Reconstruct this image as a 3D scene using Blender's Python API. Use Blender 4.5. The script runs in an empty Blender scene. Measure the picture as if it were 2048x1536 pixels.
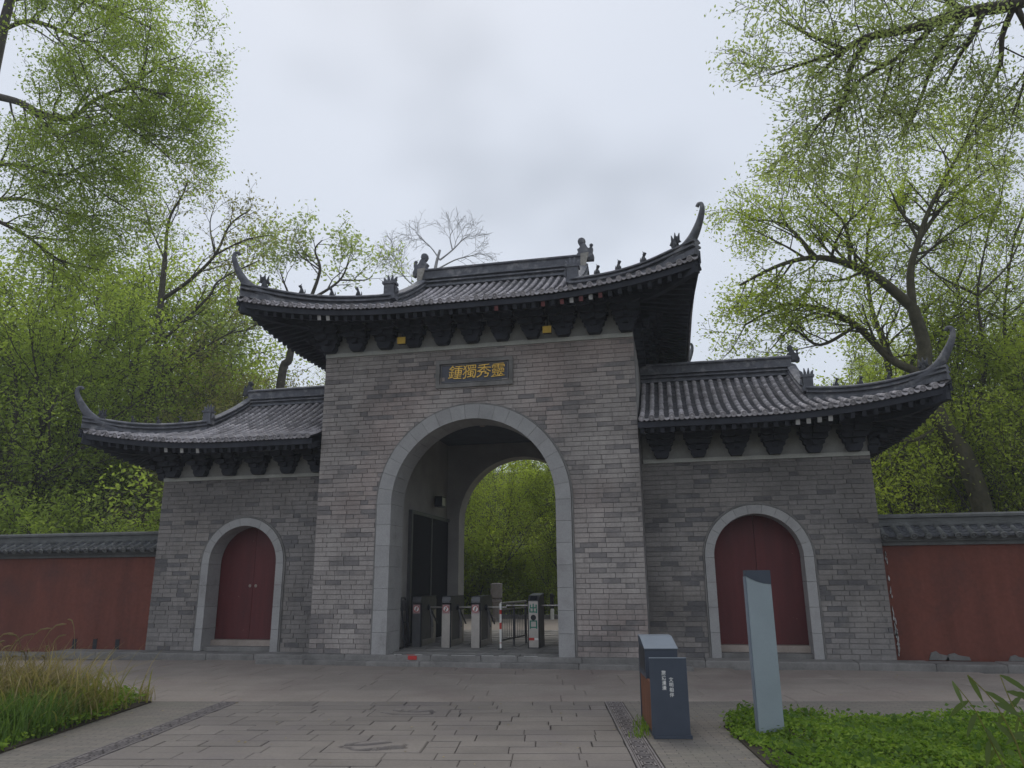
import bpy, math, random
import numpy as np
from mathutils import Vector, Matrix

scene = bpy.context.scene
COL = scene.collection
rad = math.radians

# ------------------------------------------------------------------ camera
CAM = np.array([3.734, -13.823, 1.5]); YAW, PITCH, ROLL, FPX = 0.209, 0.260, -0.007, 1475.4

def cam_axes():
    cy, sy, cp, sp = math.cos(YAW), math.sin(YAW), math.cos(PITCH), math.sin(PITCH)
    f = np.array([-sy * cp, cy * cp, sp]); r = np.array([cy, sy, 0.]); u = np.cross(r, f)
    cr, sr = math.cos(ROLL), math.sin(ROLL)
    return r * cr + u * sr, u * cr - r * sr, f
CR, CU, CF = cam_axes()

def ray(px, py):
    return CR * (px - 1024) / FPX - CU * (py - 768) / FPX + CF
def atZ(px, py, Z):
    d = ray(px, py); return CAM + d * (Z - CAM[2]) / d[2]
def atY(px, py, Y):
    d = ray(px, py); return CAM + d * (Y - CAM[1]) / d[1]

cd = bpy.data.cameras.new('camera'); cam = bpy.data.objects.new('camera', cd); COL.objects.link(cam)
cd.sensor_fit = 'HORIZONTAL'; cd.sensor_width = 36; cd.lens = 36 * FPX / 2048; cd.clip_end = 2000; cd.clip_start = 0.05
cam.matrix_world = Matrix(((CR[0], CU[0], -CF[0], CAM[0]), (CR[1], CU[1], -CF[1], CAM[1]), (CR[2], CU[2], -CF[2], CAM[2]), (0, 0, 0, 1)))
scene.camera = cam
scene.render.resolution_x, scene.render.resolution_y = 1024, 768

# ------------------------------------------------------------------ world, sun, exposure
SUN_EL, SUN_AZ = rad(58), rad(-25)          # sun behind thin cloud, beyond the gate and a little left
w = bpy.data.worlds.new('World'); scene.world = w; w.use_nodes = True
nt = w.node_tree; N = nt.nodes; LK = nt.links; N.clear()
out = N.new('ShaderNodeOutputWorld'); bg = N.new('ShaderNodeBackground'); LK.new(bg.outputs[0], out.inputs[0])
sky = N.new('ShaderNodeTexSky'); sky.sky_type = 'NISHITA'; sky.sun_disc = False; sky.sun_elevation = SUN_EL; sky.sun_rotation = SUN_AZ
sky.air_density = 1.2; sky.dust_density = 2.0
tc = N.new('ShaderNodeTexCoord'); sep = N.new('ShaderNodeSeparateXYZ'); LK.new(tc.outputs['Generated'], sep.inputs[0])
zc = N.new('ShaderNodeMath'); zc.operation = 'MAXIMUM'; zc.inputs[1].default_value = 0.0; LK.new(sep.outputs[2], zc.inputs[0])
za = N.new('ShaderNodeMath'); za.operation = 'ADD'; za.inputs[1].default_value = 0.35; LK.new(zc.outputs[0], za.inputs[0])
dx = N.new('ShaderNodeMath'); dx.operation = 'DIVIDE'; LK.new(sep.outputs[0], dx.inputs[0]); LK.new(za.outputs[0], dx.inputs[1])
dy = N.new('ShaderNodeMath'); dy.operation = 'DIVIDE'; LK.new(sep.outputs[1], dy.inputs[0]); LK.new(za.outputs[0], dy.inputs[1])
sh = N.new('ShaderNodeMath'); sh.operation = 'ADD'; sh.inputs[1].default_value = .30; LK.new(dx.outputs[0], sh.inputs[0])
cmb = N.new('ShaderNodeCombineXYZ'); LK.new(sh.outputs[0], cmb.inputs[0]); LK.new(dy.outputs[0], cmb.inputs[1]); cmb.inputs[2].default_value = 6.1
cn = N.new('ShaderNodeTexNoise'); cn.inputs['Scale'].default_value = 1.7; cn.inputs['Detail'].default_value = 3; cn.inputs['Roughness'].default_value = .5
LK.new(cmb.outputs[0], cn.inputs['Vector'])
cr = N.new('ShaderNodeValToRGB'); cr.color_ramp.interpolation = 'EASE'
cr.color_ramp.elements[0].position = .25; cr.color_ramp.elements[0].color = (5.5, 5.95, 6.7, 1)
cr.color_ramp.elements[1].position = .46; cr.color_ramp.elements[1].color = (7.25, 7.75, 8.65, 1)
LK.new(cn.outputs['Fac'], cr.inputs[0])
mx = N.new('ShaderNodeMix'); mx.data_type = 'RGBA'; mx.inputs[0].default_value = .88
LK.new(sky.outputs[0], mx.inputs[6]); LK.new(cr.outputs[0], mx.inputs[7]); LK.new(mx.outputs[2], bg.inputs['Color'])
bg.inputs['Strength'].default_value = 0.105

sd = bpy.data.lights.new('sun', 'SUN'); sd.energy = 1.4; sd.angle = rad(30); sd.color = (1, .96, .9)
sun = bpy.data.objects.new('sun', sd); COL.objects.link(sun)
sv = Vector((math.sin(SUN_AZ) * math.cos(SUN_EL), math.cos(SUN_AZ) * math.cos(SUN_EL), math.sin(SUN_EL)))
sun.rotation_euler = (-sv).to_track_quat('-Z', 'Y').to_euler()

vs = scene.view_settings; vs.view_transform = 'Standard'; vs.look = 'None'; vs.exposure = 0.0; vs.gamma = 1; vs.use_curve_mapping = False
scene.cycles.max_bounces = 8; scene.cycles.diffuse_bounces = 5; scene.cycles.glossy_bounces = 2; scene.cycles.transmission_bounces = 4; scene.cycles.transparent_max_bounces = 4

# ------------------------------------------------------------------ materials
MATS = {}
def newmat(name):
    m = bpy.data.materials.new(name); m.use_nodes = True; MATS[name] = m
    return m, m.node_tree.nodes, m.node_tree.links, m.node_tree.nodes['Principled BSDF']
def lerp_node(N, L, a, b, fac):
    x = N.new('ShaderNodeMix'); x.data_type = 'RGBA'
    for i, v in ((6, a), (7, b)):
        if isinstance(v, tuple): x.inputs[i].default_value = (*v[:3], 1)
        else: L.new(v, x.inputs[i])
    if isinstance(fac, float): x.inputs[0].default_value = fac
    else: L.new(fac, x.inputs[0])
    return x.outputs[2]
def noise(N, L, scale, detail=4, rough=.55, vec=None, pos=None):
    n = N.new('ShaderNodeTexNoise'); n.inputs['Scale'].default_value = scale; n.inputs['Detail'].default_value = detail; n.inputs['Roughness'].default_value = rough
    if pos is not None: L.new(pos, n.inputs['Vector'])
    return n.outputs['Fac']
def ramp(N, L, src, lo, hi, a=0., b=1.):
    r = N.new('ShaderNodeMapRange'); r.inputs[1].default_value = lo; r.inputs[2].default_value = hi; r.inputs[3].default_value = a; r.inputs[4].default_value = b
    L.new(src, r.inputs[0]); return r.outputs[0]
def scaled(N, L, src, v):
    m = N.new('ShaderNodeVectorMath'); m.operation = 'MULTIPLY'; m.inputs[1].default_value = v; L.new(src, m.inputs[0]); return m.outputs[0]
def bump(N, L, p, h, strength, dist=.01):
    b = N.new('ShaderNodeBump'); b.inputs['Strength'].default_value = strength; b.inputs['Distance'].default_value = dist
    L.new(h, b.inputs['Height']); L.new(b.outputs[0], p.inputs['Normal'])
def piece_random(N, L):
    g = N.new('ShaderNodeNewGeometry'); o = N.new('ShaderNodeObjectInfo'); a = N.new('ShaderNodeMath'); a.operation = 'ADD'
    L.new(g.outputs['Random Per Island'], a.inputs[0]); L.new(o.outputs['Random'], a.inputs[1])
    f = N.new('ShaderNodeMath'); f.operation = 'FRACT'; L.new(a.outputs[0], f.inputs[0]); return f.outputs[0], g.outputs['Position']

def mat(name, col, rough=.8, var=.25, scale=2.5, fine=40, bstr=.25, bdist=.006, metallic=0., spec=.3, piece=0., stain=None, streak=False):
    """base colour with two scales of noise, an optional tint per piece and an optional second colour in patches"""
    m, N, L, p = newmat(name)
    pr, pos = piece_random(N, L)
    v = pos
    if streak: v = scaled(N, L, pos, (3, 3, .35))
    c = lerp_node(N, L, tuple(x * (1 - var) for x in col), tuple(min(1, x * (1 + var)) for x in col), ramp(N, L, noise(N, L, scale, 6, .6, pos=v), .3, .7))
    if stain: c = lerp_node(N, L, c, stain[:3], ramp(N, L, noise(N, L, stain[3], 5, .65, pos=pos), stain[4], stain[5]))
    if piece:
        k = N.new('ShaderNodeHueSaturation'); L.new(c, k.inputs['Color']); L.new(ramp(N, L, pr, 0, 1, 1 - piece, 1 + piece), k.inputs['Value']); c = k.outputs[0]
    fn = noise(N, L, fine, 5, .65, pos=pos)
    k = N.new('ShaderNodeHueSaturation'); L.new(c, k.inputs['Color']); L.new(ramp(N, L, fn, .25, .75, .86, 1.14), k.inputs['Value']); c = k.outputs[0]
    L.new(c, p.inputs['Base Color']); p.inputs['Roughness'].default_value = rough; p.inputs['Metallic'].default_value = metallic; p.inputs['Specular IOR Level'].default_value = spec
    if bstr: bump(N, L, p, fn, bstr, bdist)
    return m

def brick_mat(name, base, warm, dark, dark_lo):
    m, N, L, p = newmat(name)
    pr, pos = piece_random(N, L)
    c = lerp_node(N, L, base, warm, ramp(N, L, noise(N, L, .42, 3, .5, pos=pos), .46, .62))
    c = lerp_node(N, L, c, tuple(x * 1.25 for x in base), ramp(N, L, noise(N, L, 1.1, 5, .6, pos=pos), .55, .75, 0, .7))
    big = ramp(N, L, noise(N, L, .8, 4, .6, pos=scaled(N, L, pos, (1, 1, 1.6))), .42, .62, -.06, .3)
    s = N.new('ShaderNodeMath'); s.operation = 'SUBTRACT'; L.new(pr, s.inputs[0]); L.new(big, s.inputs[1])
    c = lerp_node(N, L, dark, c, ramp(N, L, s.outputs[0], dark_lo, dark_lo + .22))
    k = N.new('ShaderNodeHueSaturation'); L.new(c, k.inputs['Color']); L.new(ramp(N, L, pr, 0, 1, .9, 1.1), k.inputs['Value'])
    so = ramp(N, L, noise(N, L, .65, 6, .62, pos=scaled(N, L, pos, (1, 1, 1.3))), .42, .66, 1.08, .68); k0 = N.new('ShaderNodeHueSaturation'); L.new(k.outputs[0], k0.inputs['Color']); L.new(so, k0.inputs['Value']); k = k0
    st = ramp(N, L, noise(N, L, 1.0, 5, .7, pos=scaled(N, L, pos, (9, 9, 1.2))), .5, .75, 1., .8); k0 = N.new('ShaderNodeHueSaturation'); L.new(k.outputs[0], k0.inputs['Color']); L.new(st, k0.inputs['Value']); k = k0
    fn = noise(N, L, 26, 6, .7, pos=pos); k2 = N.new('ShaderNodeHueSaturation'); L.new(k.outputs[0], k2.inputs['Color']); L.new(ramp(N, L, fn, .25, .75, .78, 1.2), k2.inputs['Value'])
    L.new(k2.outputs[0], p.inputs['Base Color']); p.inputs['Roughness'].default_value = .9; p.inputs['Specular IOR Level'].default_value = .2
    bump(N, L, p, fn, .5, .008)
    return m

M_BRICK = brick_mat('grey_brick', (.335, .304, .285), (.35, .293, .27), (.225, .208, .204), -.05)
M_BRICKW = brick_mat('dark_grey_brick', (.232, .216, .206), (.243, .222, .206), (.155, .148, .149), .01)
M_MORTAR = mat('mortar', (.215, .205, .20), .95, .3, 3)
M_STONE = mat('grey_limestone', (.345, .338, .333), .8, .16, 1.6, 45, .2, piece=.06, stain=(.26, .25, .245, 1.6, .48, .7))
M_BAND = mat('limewash_band', (.42, .42, .385), .85, .15, 3)
M_CREAM = mat('cream_plaster', (.30, .297, .28), .85, .15, 3)
M_WOOD = mat('dark_painted_wood', (.03, .032, .042), .7, .3, 4)
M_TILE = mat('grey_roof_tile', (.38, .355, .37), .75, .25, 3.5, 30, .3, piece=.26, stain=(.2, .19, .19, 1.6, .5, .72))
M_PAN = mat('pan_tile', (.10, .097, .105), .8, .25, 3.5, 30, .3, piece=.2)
M_TILEW = mat('dark_wall_tile', (.125, .128, .125), .75, .25, 3.5, 30, .3, piece=.25)
M_RIDGE = mat('ridge_tile', (.125, .128, .145), .75, .3, 6, 26, .4, stain=(.25, .245, .25, 5, .52, .68))
M_RIDGEW = mat('dark_ridge_tile', (.07, .072, .08), .75, .3, 6, 26, .3)
M_PALE = mat('pale_ornament_tile', (.32, .30, .27), .8, .25, 12)
M_RED = mat('red_plaster', (.15, .05, .035), .85, .2, .8, 14, .25, streak=True, stain=(.105, .042, .034, .9, .5, .7))
M_DOOR = mat('red_door_paint', (.10, .019, .02), .5, .22, 2, 30, .1, streak=True, stain=(.24, .12, .11, 7, .69, .70))
M_SILL = mat('sill_stone', (.32, .27, .235), .85, .2, 3)
M_FLAG = mat('paving_stone', (.165, .146, .131), .72, .14, 1.3, 30, .4, .006, piece=.08, stain=(.145, .127, .122, .9, .48, .7))
M_FLAGF = mat('worn_paving_stone', (.245, .211, .185), .75, .14, 1.0, 24, .4, .006, piece=.05, stain=(.21, .172, .155, .6, .48, .66))
M_STEP = mat('step_stone', (.19, .182, .173), .8, .25, 2.5, 24, .5, .008, piece=.15)
M_JOINT = mat('joint_dirt', (.10, .09, .08), .95, .3, 8)
M_FRET = mat('fret_stone', (.17, .152, .148), .8, .2, 5, 40, .4, piece=.1)
M_SOIL = mat('soil', (.045, .036, .026), .95, .35, 3, 18, .8, .03)
M_FOREST = mat('forest_floor', (.05, .06, .022), .95, .4, 1.2, 10, .8, .05)
M_STEEL = mat('brushed_steel', (.42, .39, .36), .38, .1, 8, 60, .05, metallic=.75)
M_STEELD = mat('dark_steel', (.12, .12, .125), .45, .15, 8, 60, .05, metallic=.6)
M_BLACK = mat('black_plastic', (.018, .019, .024), .4, .2, 8, 60, .03)
M_SLATE = mat('slate_powder_coat', (.055, .067, .09), .5, .07, 6, 300, .08, .001)
M_SLATEL = mat('light_slate_coat', (.19, .22, .26), .4, .07, 6, 300, .08, .001)
M_PILLAR = mat('grey_blue_coat', (.27, .315, .34), .5, .06, 3, 300, .06, .001)
M_RUST = mat('brown_wood_slat', (.16, .065, .035), .65, .3, 6, 40, .2, streak=True)
M_WHITE = mat('white_paint', (.7, .69, .66), .6, .08, 8, 60, .03)
M_CHIPW = mat('weathered_white', (.42, .41, .4), .8, .3, 9)
M_CHIPR = mat('weathered_red', (.2, .07, .07), .8, .3, 9)
M_REDP = mat('red_tape', (.45, .04, .035), .5, .1, 8, 60, .03)
M_PINK = mat('notice_ground', (.36, .24, .24), .6, .1, 8, 60, .03)
M_GREEN = mat('green_print', (.01, .16, .11), .5, .1, 8, 60, .03)
M_GOLD = mat('gilding', (.80, .50, .10), .4, .25, 12, 60, .2, metallic=.35, spec=.5)
M_PLAQUE = mat('slate_plaque', (.10, .105, .125), .7, .15, 5)
M_YELLOW = mat('yellow_lamp_glass', (.62, .40, .05), .4, .1, 8, 60, .03)
M_INNER = mat('inner_plaster', (.34, .325, .31), .9, .15, 1.5)
M_CEIL = mat('dark_ceiling', (.07, .08, .10), .8, .2, 3)
M_GLASSD = mat('dark_glass_door', (.012, .012, .016), .8, .1, 3, 60, 0, spec=.15)
M_CARVED = mat('carved_granite', (.25, .225, .215), .85, .2, 6, 40, .5, .012)
M_BARK = mat('bark', (.085, .074, .06), .95, .35, 6, 16, .8, .02)
M_BARKG = mat('mossy_bark', (.075, .068, .042), .95, .35, 4, 14, .8, .02)
M_TWIG = mat('glow_paled_twig', (.36, .35, .36), .9, .15, 6, 16, .2)  # bark colour paled to carry the sky glow around the bare tree

def fine_paving_mat():
    m, N, L, p = newmat('small_brick_paving')
    g = N.new('ShaderNodeNewGeometry'); mp = N.new('ShaderNodeMapping'); mp.inputs['Rotation'].default_value = (0, 0, -rad(9.7)); L.new(g.outputs['Position'], mp.inputs[0])
    b = N.new('ShaderNodeTexBrick'); b.inputs['Scale'].default_value = 1; b.inputs['Brick Width'].default_value = .23; b.inputs['Row Height'].default_value = .058; b.inputs['Mortar Size'].default_value = .005; b.inputs['Mortar Smooth'].default_value = .3
    b.inputs['Color1'].default_value = (.19, .165, .14, 1); b.inputs['Color2'].default_value = (.145, .13, .115, 1); b.inputs['Mortar'].default_value = (.06, .056, .05, 1); L.new(mp.outputs[0], b.inputs[0])
    c = lerp_node(N, L, b.outputs['Color'], (.12, .12, .095), ramp(N, L, noise(N, L, 1.2, 5, .6, pos=g.outputs['Position']), .45, .75, 0, .6))
    fn = noise(N, L, 30, 5, .65, pos=g.outputs['Position']); k = N.new('ShaderNodeHueSaturation'); L.new(c, k.inputs['Color']); L.new(ramp(N, L, fn, .25, .75, .8, 1.2), k.inputs['Value'])
    L.new(k.outputs[0], p.inputs['Base Color']); p.inputs['Roughness'].default_value = .85
    a = N.new('ShaderNodeMath'); a.operation = 'MULTIPLY_ADD'; L.new(b.outputs['Fac'], a.inputs[0]); a.inputs[1].default_value = -1.; L.new(fn, a.inputs[2])
    bump(N, L, p, a.outputs[0], .6, .008)
    return m
M_SIDE = fine_paving_mat()

def leaf_mat(name, c1, c2, trans=.45, tcol=None):
    m, N, L, p = newmat(name); N.remove(p); o = N['Material Output']
    g = N.new('ShaderNodeNewGeometry')
    c = lerp_node(N, L, c1, c2, ramp(N, L, g.outputs['Random Per Island'], 0, 1))
    c = lerp_node(N, L, c, tuple(x * .72 for x in c1), ramp(N, L, noise(N, L, .55, 3, .5, pos=g.outputs['Position']), .48, .7, 0, .75))
    d = N.new('ShaderNodeBsdfDiffuse'); t = N.new('ShaderNodeBsdfTranslucent'); x = N.new('ShaderNodeMixShader'); x.inputs[0].default_value = trans
    L.new(c, d.inputs[0]); 
    tc_ = N.new('ShaderNodeMix'); tc_.data_type = 'RGBA'; tc_.blend_type = 'MULTIPLY'; tc_.inputs[0].default_value = 1; L.new(c, tc_.inputs[6]); tc_.inputs[7].default_value = (1.5, 1.6, .8, 1)
    L.new(tc_.outputs[2], t.inputs[0]); L.new(d.outputs[0], x.inputs[1]); L.new(t.outputs[0], x.inputs[2]); L.new(x.outputs[0], o.inputs[0])
    return m
L_FRESH = leaf_mat('fresh_yellow_green_leaf', (.28, .34, .06), (.39, .44, .12), .55)
L_MID = leaf_mat('mid_green_leaf', (.265, .335, .085), (.365, .43, .135), .55)
L_GLARE = leaf_mat('glare_paled_leaf', (.28, .33, .16), (.37, .41, .24), .55)  # sky glare washing out the crowns is put into this leaf colour
L_BUD = leaf_mat('bronze_bud_leaf', (.24, .235, .11), (.33, .30, .17))
L_COVER = leaf_mat('ground_cover_leaf', (.10, .185, .025), (.23, .32, .06), .35)
L_GRASS = leaf_mat('grass_blade', (.07, .13, .03), (.12, .18, .05), .35)
L_REED = leaf_mat('dry_reed_blade', (.23, .185, .095), (.38, .31, .18), .3)
L_REEDG = leaf_mat('yellow_green_reed', (.17, .18, .05), (.27, .25, .09), .35)
L_BAMBOO = leaf_mat('bamboo_leaf', (.06, .10, .035), (.13, .16, .06), .3)

# ------------------------------------------------------------------ mesh helpers
class MB:
    def __init__(s): s.v = []; s.f = []; s.n = 0
    def add(s, V, F):
        V = np.asarray(V, float).reshape(-1, 3); s.v.append(V); n = s.n
        s.f.extend([tuple(i + n for i in f) for f in F]); s.n += len(V); return s
    def box(s, x0, x1, y0, y1, z0, z1, M=None):
        V = np.array([(x, y, z) for z in (z0, z1) for y in (y0, y1) for x in (x0, x1)], float)
        if M is not None: V = xf(M, V)
        return s.add(V, [(0, 2, 3, 1), (4, 5, 7, 6), (0, 1, 5, 4), (2, 6, 7, 3), (0, 4, 6, 2), (1, 3, 7, 5)])
    def tube(s, P, R, n=6, caps=True, squash=1.):
        P = np.asarray(P, float); k = len(P); R = np.broadcast_to(np.asarray(R, float), (k,))
        T = np.gradient(P, axis=0); T /= np.linalg.norm(T, axis=1)[:, None] + 1e-9
        ref = np.array([0, 0, 1.]) if abs(T[0][2]) < .9 else np.array([1., 0, 0])
        a = np.linspace(0, 2 * math.pi, n, endpoint=False); V = np.zeros((k, n, 3))
        n1 = np.cross(T[0], ref)
        for i in range(k):
            n1 = n1 - T[i] * (n1 @ T[i]); l = np.linalg.norm(n1)
            if l < 1e-6: n1 = np.cross(T[i], np.array([.3, .9, .2])); l = np.linalg.norm(n1)
            n1 = n1 / l; n2 = np.cross(T[i], n1)
            V[i] = P[i] + R[i] * (np.cos(a)[:, None] * n1 * squash + np.sin(a)[:, None] * n2)
        F = [(i * n + j, i * n + (j + 1) % n, (i + 1) * n + (j + 1) % n, (i + 1) * n + j) for i in range(k - 1) for j in range(n)]
        if caps: F += [tuple(range(n - 1, -1, -1)), tuple((k - 1) * n + j for j in range(n))]
        return s.add(V.reshape(-1, 3), F)
    def sweep(s, P, prof, scale=None):
        """profile (side, up) polygon carried along a path, kept upright"""
        P = np.asarray(P, float); k = len(P); T = np.gradient(P, axis=0); T[:, 2] = 0; T /= np.linalg.norm(T, axis=1)[:, None] + 1e-9
        S = np.stack([T[:, 1], -T[:, 0], np.zeros(k)], 1); prof = np.asarray(prof, float); n = len(prof)
        sc = np.ones(k) if scale is None else np.asarray(scale, float)
        V = P[:, None, :] + S[:, None, :] * (prof[None, :, 0, None] * sc[:, None, None]) + np.array([0, 0, 1.]) * (prof[None, :, 1, None] * sc[:, None, None])
        F = [(i * n + j, (i + 1) * n + j, (i + 1) * n + (j + 1) % n, i * n + (j + 1) % n) for i in range(k - 1) for j in range(n)]
        F += [tuple(range(n)), tuple((k - 1) * n + j for j in range(n - 1, -1, -1))]
        return s.add(V.reshape(-1, 3), F)
    def lathe(s, prof, n=16, M=None):
        k = len(prof); a = np.linspace(0, 2 * math.pi, n, endpoint=False)
        V = np.array([(r * math.cos(t), r * math.sin(t), z) for r, z in prof for t in a])
        if M is not None: V = xf(M, V)
        F = [(i * n + j, i * n + (j + 1) % n, (i + 1) * n + (j + 1) % n, (i + 1) * n + j) for i in range(k - 1) for j in range(n)]
        F += [tuple(range(n - 1, -1, -1)), tuple((k - 1) * n + j for j in range(n))]
        return s.add(V, F)
    def prism(s, poly, y0, y1, M=None):
        """outline in (x, z) extruded along y"""
        n = len(poly); V = np.array([(x, y, z) for y in (y0, y1) for x, z in poly], float)
        if M is not None: V = xf(M, V)
        return s.add(V, [tuple(range(n)), tuple(range(2 * n - 1, n - 1, -1))] + [(i, n + i, n + (i + 1) % n, (i + 1) % n) for i in range(n)])
    def grid(s, G, flip=False):
        a, b = G.shape[:2]
        F = [(i * b + j, i * b + j + 1, (i + 1) * b + j + 1, (i + 1) * b + j) for i in range(a - 1) for j in range(b - 1)]
        if flip: F = [f[::-1] for f in F]
        return s.add(G.reshape(-1, 3), F)
    def mesh(s, name, smooth=False):
        m = bpy.data.meshes.new(name); m.from_pydata(np.concatenate(s.v).tolist() if s.v else [], [], s.f)
        if smooth: m.shade_smooth()
        m.update(); return m
    def build(s, name, material, parent=None, smooth=False, **kw):
        return obj(name, s.mesh(name, smooth), material, parent, **kw)

def xf(M, V):
    M = np.array(M); return V @ M[:3, :3].T + M[:3, 3]
def obj(name, me, material=None, parent=None, loc=None, mw=None, **tags):
    o = bpy.data.objects.new(name, me); COL.objects.link(o)
    if material and not me.materials: me.materials.append(material)
    if parent: o.parent = parent
    if mw is not None: o.matrix_basis = mw
    elif loc is not None: o.location = loc
    for k, v in tags.items(): o[k] = v
    return o
def empty(name, label=None, category=None, group=None, loc=(0, 0, 0), rz=0, parent=None, **kw):
    o = bpy.data.objects.new(name, None); COL.objects.link(o); o.location = loc; o.rotation_euler = (0, 0, rz); o.empty_display_size = .2
    if label: o['label'] = label
    if category: o['category'] = category
    if group: o['group'] = group
    if parent: o.parent = parent
    for k, v in kw.items(): o[k] = v
    return o
def basis(x, y, z, p):
    return Matrix(((x[0], y[0], z[0], p[0]), (x[1], y[1], z[1], p[1]), (x[2], y[2], z[2], p[2]), (0, 0, 0, 1)))
def nrm(v): v = np.asarray(v, float); return v / (np.linalg.norm(v) + 1e-12)
def ss(x): x = min(1, max(0, x)); return x * x * (3 - 2 * x)
def bez(P, n):
    """smooth curve through the points"""
    P = np.asarray(P, float); k = len(P); out = []
    for t in np.linspace(0, k - 1, n):
        i = min(int(t), k - 2); u = t - i
        p0, p1, p2, p3 = P[max(i - 1, 0)], P[i], P[i + 1], P[min(i + 2, k - 1)]
        out.append(.5 * ((2 * p1) + (-p0 + p2) * u + (2 * p0 - 5 * p1 + 4 * p2 - p3) * u * u + (-p0 + 3 * p1 - 3 * p2 + p3) * u ** 3))
    return np.array(out)
def text_mesh(body, size, extrude, name, shear=0., bold=0., wob=0.):
    c = bpy.data.curves.new(name, 'FONT'); c.body = body; c.size = size; c.extrude = extrude; c.shear = shear; c.offset = bold; c.align_x = 'CENTER'; c.align_y = 'CENTER'
    o = bpy.data.objects.new(name, c); COL.objects.link(o); bpy.context.view_layer.update()
    me = bpy.data.meshes.new_from_object(o.evaluated_get(bpy.context.evaluated_depsgraph_get())); me.name = name
    bpy.data.objects.remove(o); bpy.data.curves.remove(c)
    if wob:
        for v in me.vertices:
            x, y = v.co.x / size, v.co.y / size
            v.co.x += wob * size * (math.sin(7 * y + 1.3) * .7 + .5 * math.sin(13 * y + 5 * x)); v.co.y += wob * size * (math.sin(6 * x + .4) + .6 * math.sin(11 * x + 3 * y))
    return me
STAND = Matrix.Rotation(rad(90), 4, 'X')   # text lying in xy -> standing, facing -y

# ------------------------------------------------------------------ ground, hill
def hill_z(x, y):
    r = np.clip((y - 13) / 40, 0, 1); r = r * r * (3 - 2 * r) * 11
    q = np.clip((x - 13) / 26, 0, 1) * np.clip((y - 4) / 12, 0, 1) * 8
    l = np.clip((-x - 16) / 26, 0, 1) * np.clip((y - 4) / 12, 0, 1) * 5
    return r + q + l
xs = np.concatenate([np.linspace(-600, -70, 6), np.linspace(-60, 60, 61), np.linspace(70, 600, 6)])
ys = np.concatenate([np.linspace(-500, -40, 5), np.linspace(-30, 80, 56), np.linspace(100, 700, 6)])
XX, YY = np.meshgrid(xs, ys, indexing='ij')
ZZ = -.06 + hill_z(XX, YY)
MB().grid(np.stack([XX, YY, ZZ], 2)).build('ground', M_FOREST, smooth=True, kind='structure')

# path frame
PA = rad(9.7); EX = np.array([math.cos(PA), math.sin(PA), 0]); EV = np.array([math.sin(PA), -math.cos(PA), 0]); PO = np.array([.425, -4.08, 0])
def PP(u, v, z=0.): return PO + EX * u + EV * v + np.array([0, 0, z])
pave = MB().grid(np.array([[(x, y, -.03) for y in (-30, 14)] for x in (-40, 40)], float)).build('pavement', M_JOINT, kind='structure')
rng = np.random.default_rng(11); R_ = random.Random(5)
# side areas of small brick-on-edge paving
side = MB()
for u0, u1 in ((-6.5, -2.60), (2.60, 9.5)):
    side.grid(np.array([[PP(u, v, -.004) for v in (-.05, 12)] for u in (u0, u1)]), flip=True)
side.build('small_paving', M_SIDE, pave, kind='stuff')
# one unit slab with a chamfered top, shared by every flag
def slab_mesh(name):
    b = MB(); c = .012
    V = [(-.5, -.5, -1), (.5, -.5, -1), (.5, .5, -1), (-.5, .5, -1), (-.5, -.5, -.15), (.5, -.5, -.15), (.5, .5, -.15), (-.5, .5, -.15),
         (-.5 + c, -.5 + c, 0), (.5 - c, -.5 + c, 0), (.5 - c, .5 - c, 0), (-.5 + c, .5 - c, 0)]
    F = [(0, 1, 5, 4), (1, 2, 6, 5), (2, 3, 7, 6), (3, 0, 4, 7), (4, 5, 9, 8), (5, 6, 10, 9), (6, 7, 11, 10), (7, 4, 8, 11), (8, 9, 10, 11)]
    return b.add(V, F).mesh(name)
ME_FLAG = slab_mesh('flagstone'); ME_FLAG.materials.append(M_FLAG)
ME_FLAGF = slab_mesh('worn_flagstone'); ME_FLAGF.materials.append(M_FLAGF)
def flag(u0, u1, v0, v1, me, gap=.006, jz=.004, tilt=.004, name='flagstone'):
    o = obj(name, me, None, pave)
    gu, gv = gap + R_.random() * gap, gap + R_.random() * gap
    p = PP((u0 + u1) / 2, (v0 + v1) / 2, R_.uniform(-jz, jz))
    m = Matrix.Translation(Vector(p)) @ Matrix.Rotation(PA + R_.gauss(0, .002), 4, 'Z') @ Matrix.Rotation(R_.gauss(0, tilt), 4, 'X') @ Matrix.Rotation(R_.gauss(0, tilt), 4, 'Y')
    o.matrix_basis = m @ Matrix.Diagonal((u1 - u0 - gu, v1 - v0 - gv, .05, 1))
    return o
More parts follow.
